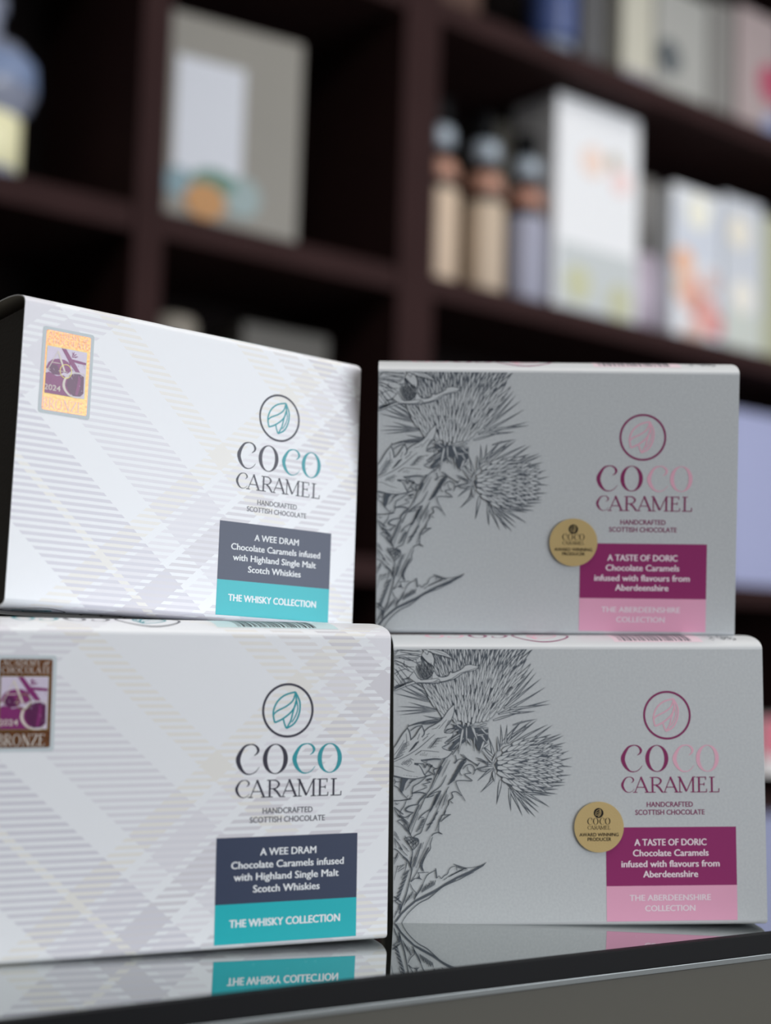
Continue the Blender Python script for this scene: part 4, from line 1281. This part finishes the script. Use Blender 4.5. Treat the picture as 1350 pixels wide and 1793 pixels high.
# grey topped canister with mauve print
o = stock('canister', 'grey and mauve canister between the tall white carton and the floral bag', 'canister', .735, .15, .68)
part('can_body', o, lambda bm: lathe(bm, [(.002,0),(.052,0),(.052,.20),(.002,.20)], 32), mat('mauve_body', srgb(188, 176, 192), .5), True)
part('can_lid', o, lambda bm: lathe(bm, [(.054,.20),(.054,.36),(.048,.375),(.002,.375)], 32), mat('taupe_lid', srgb(120, 118, 116), .5), True)
# floral gift bag; the round cream disc is a painted glint
fl = carton('gift_bag', 'white gift bag with a coral flower and a painted round cream glint, right of the canister', 'gift bag', .80, .975, .09, .68, 1.06, .11, mat('white_bag', srgb(236, 240, 246), .5),
  face=(('blue_wash', .05, .55, .95, .9, mpl),))
blob('cream_glint', fl, .0, .325, .041, mat('cream_glint', srgb(255, 253, 238), .4), y=-.0026)
for dx, dz, r, c in ((-.05, .20, .035, (246, 196, 166)), (-.02, .13, .045, (240, 188, 172)), (.03, .09, .045, (238, 176, 170)), (.065, .07, .03, (214, 128, 134)), (-.055, .14, .03, (232, 216, 190)), (-.01, .03, .04, (230, 204, 196)), (.05, .17, .03, (226, 206, 206))):
    blob('flower_print', fl, dx, dz, r, mat('flower_print', srgb(*c), .5), y=-.0022-.0004*(r*10))
fr = carton('gift_bag', 'pale blue gift bag with two painted cream glints, at the right end of the shelf', 'gift bag', .985, 1.135, .09, .68, 1.075, .11, mat('blue_bag', srgb(216, 221, 230), .5),
  face=(('lower_panel', .05, .03, .95, .30, mat('pale_green_panel', srgb(214, 220, 214), .5)),))
blob('cream_glint', fr, -.02, .31, .041, mat('cream_glint_2', srgb(250, 244, 230), .4), y=-.0026); blob('cream_glint', fr, -.005, .155, .041, mat('cream_glint_3', srgb(252, 248, 238), .4), y=-.0026)  # both discs are glints put in as cream colour
carton('carton', 'olive green carton at the right edge of the middle shelf', 'carton', 1.15, 1.30, .10, .68, 1.06, .1, mat('sage_carton', srgb(186, 188, 160), .6))
# top shelf stock
TB = SH['B'][1]
carton('carton', 'low brown carton at the left end of the top shelf', 'carton', .06, .22, .12, TB, TB+.14, .1, mat('brown_carton', srgb(80,52,40), .6))
o = stock('blue_jar', 'blue jar with a pale grey foot on the top shelf', 'jar', .435, .13, TB)
part('jar_body', o, lambda bm: lathe(bm, [(.05,.07),(.056,.08),(.056,.24),(.03,.27),(.002,.27)], 32), mat('blue_glaze', srgb(70, 88, 140), .4), True)
part('jar_foot', o, lambda bm: lathe(bm, [(.002,0),(.046,0),(.05,.03),(.049,.069),(.002,.069)], 32), mat('grey_foot', srgb(146, 156, 172), .4), True)
carton('carton', 'narrow dark grey carton beside the blue jar', 'carton', .52, .60, .12, TB, TB+.26, .1, mat('dusk_carton', srgb(92,92,94), .6))
o = carton('carton', 'tall cream carton on the top shelf', 'carton', .62, .725, .09, TB, TB+.30, .1, mat('cream_carton', srgb(206,203,188), .55), face=(('foot_band', .0, .0, 1, .22, mat('grey_foot_band', srgb(158,156,164), .5)),))
o = carton('carton', 'wide light grey carton with a dark spot on the top shelf', 'carton', .735, .92, .09, TB, TB+.30, .1, mat('light_grey_carton', srgb(178,178,174), .55))
blob('dark_spot', o, -.05, .13, .042, mat('slate_print', srgb(96, 102, 106), .5))
carton('carton', 'mid grey carton right of the wide light grey one on the top shelf', 'carton', .93, 1.015, .09, TB, TB+.32, .1, mat('mid_grey_carton', srgb(144,142,139), .55))
o = carton('carton', 'blush pink carton at the right end of the top shelf', 'carton', 1.03, 1.2, .09, TB, TB+.34, .1, mat('blush_carton', srgb(184,168,168), .55))
blob('magenta_spot', o, .045, .17, .05, mat('magenta_print', srgb(190, 92, 116), .5)); blob('blue_spot', o, .05, .06, .035, mat('blue_print', srgb(160, 170, 206), .5))
# stock to the right of the grey boxes, two lower shelves
carton('carton', 'lavender blue carton, right of the upper grey box', 'carton', 1.0, 1.28, .08, SH['C'][1], .56, .12, mat('lavender_carton', srgb(176, 182, 220), .5))
carton('carton', 'slate carton on the lower shelf, right of the lower grey box', 'carton', .95, 1.12, .10, SH['D'][1], -.10, .12, mat('slate_carton', srgb(96, 102, 110), .6))
o = carton('carton', 'white carton with a rose top, right of the lower grey box', 'carton', 1.13, 1.30, .08, SH['D'][1], -.17, .12, mat('milk_carton', srgb(240, 236, 236), .5), face=(('rose_top', 0, .62, 1, 1, mat('rose_top', srgb(232, 130, 150), .5)),))

# ------------------------------------------------------------------ glass display counter
AC = math.radians(31.0); CM = Matrix.Translation((0.0054, 0.5113, ZC-0.11937)) @ Matrix.Rotation(AC, 4, 'Z')   # origin on the front edge of the glass, x along it
cnt = empty('display_counter', 'glass topped display counter with a black edge, under the chocolate boxes', 'counter'); cnt.matrix_world = CM
def cbox(name, a, b, m, bev=0.0, parent=None):
    bm = bmesh.new(); add_box(bm, a, b, bev=bev); return obj(name, bm, m, parent or cnt)
CX0, CX1, CY1, CZ0 = -.55, 1.1, .52, -(ZC-0.11937)
cbox('glass_top', (CX0, .0012, -.0078), (CX1, CY1, 0), GLASST)
cbox('edge_profile', (CX0, -.0022, -.0084), (CX1, .0012, .0000), BLACKP, .0003)
cbox('edge_channel', (CX0, -.0010, -.0112), (CX1, .003, -.0086), ALU, .0004)
cbox('front_pane', (CX0, .002, CZ0+.10), (CX1, .008, -.0112), PANE, .0006)
cbox('carcass', (CX0+.002, .010, CZ0+.10), (CX1-.002, CY1-.002, -.010), CAB, .002)
cbox('plinth', (CX0+.02, .04, CZ0), (CX1-.02, CY1-.02, CZ0+.098), BLACKP, .002)
# ceiling lamps (out of frame)
for s, d in ((-1.5, -1.9), (.6, -1.3)):
    o = empty('ceiling_lamp', 'flat square ceiling lamp', 'ceiling lamp', 'flat square ceiling lamps'); o.matrix_world = RM @ Matrix.Translation((s, d, CEIL))
    part('lamp_housing', o, lambda bm: add_box(bm, (-.48, -.48, -.05), (.48, .48, 0), bev=.004), mat('lamp_white', srgb(230, 230, 228), .5))
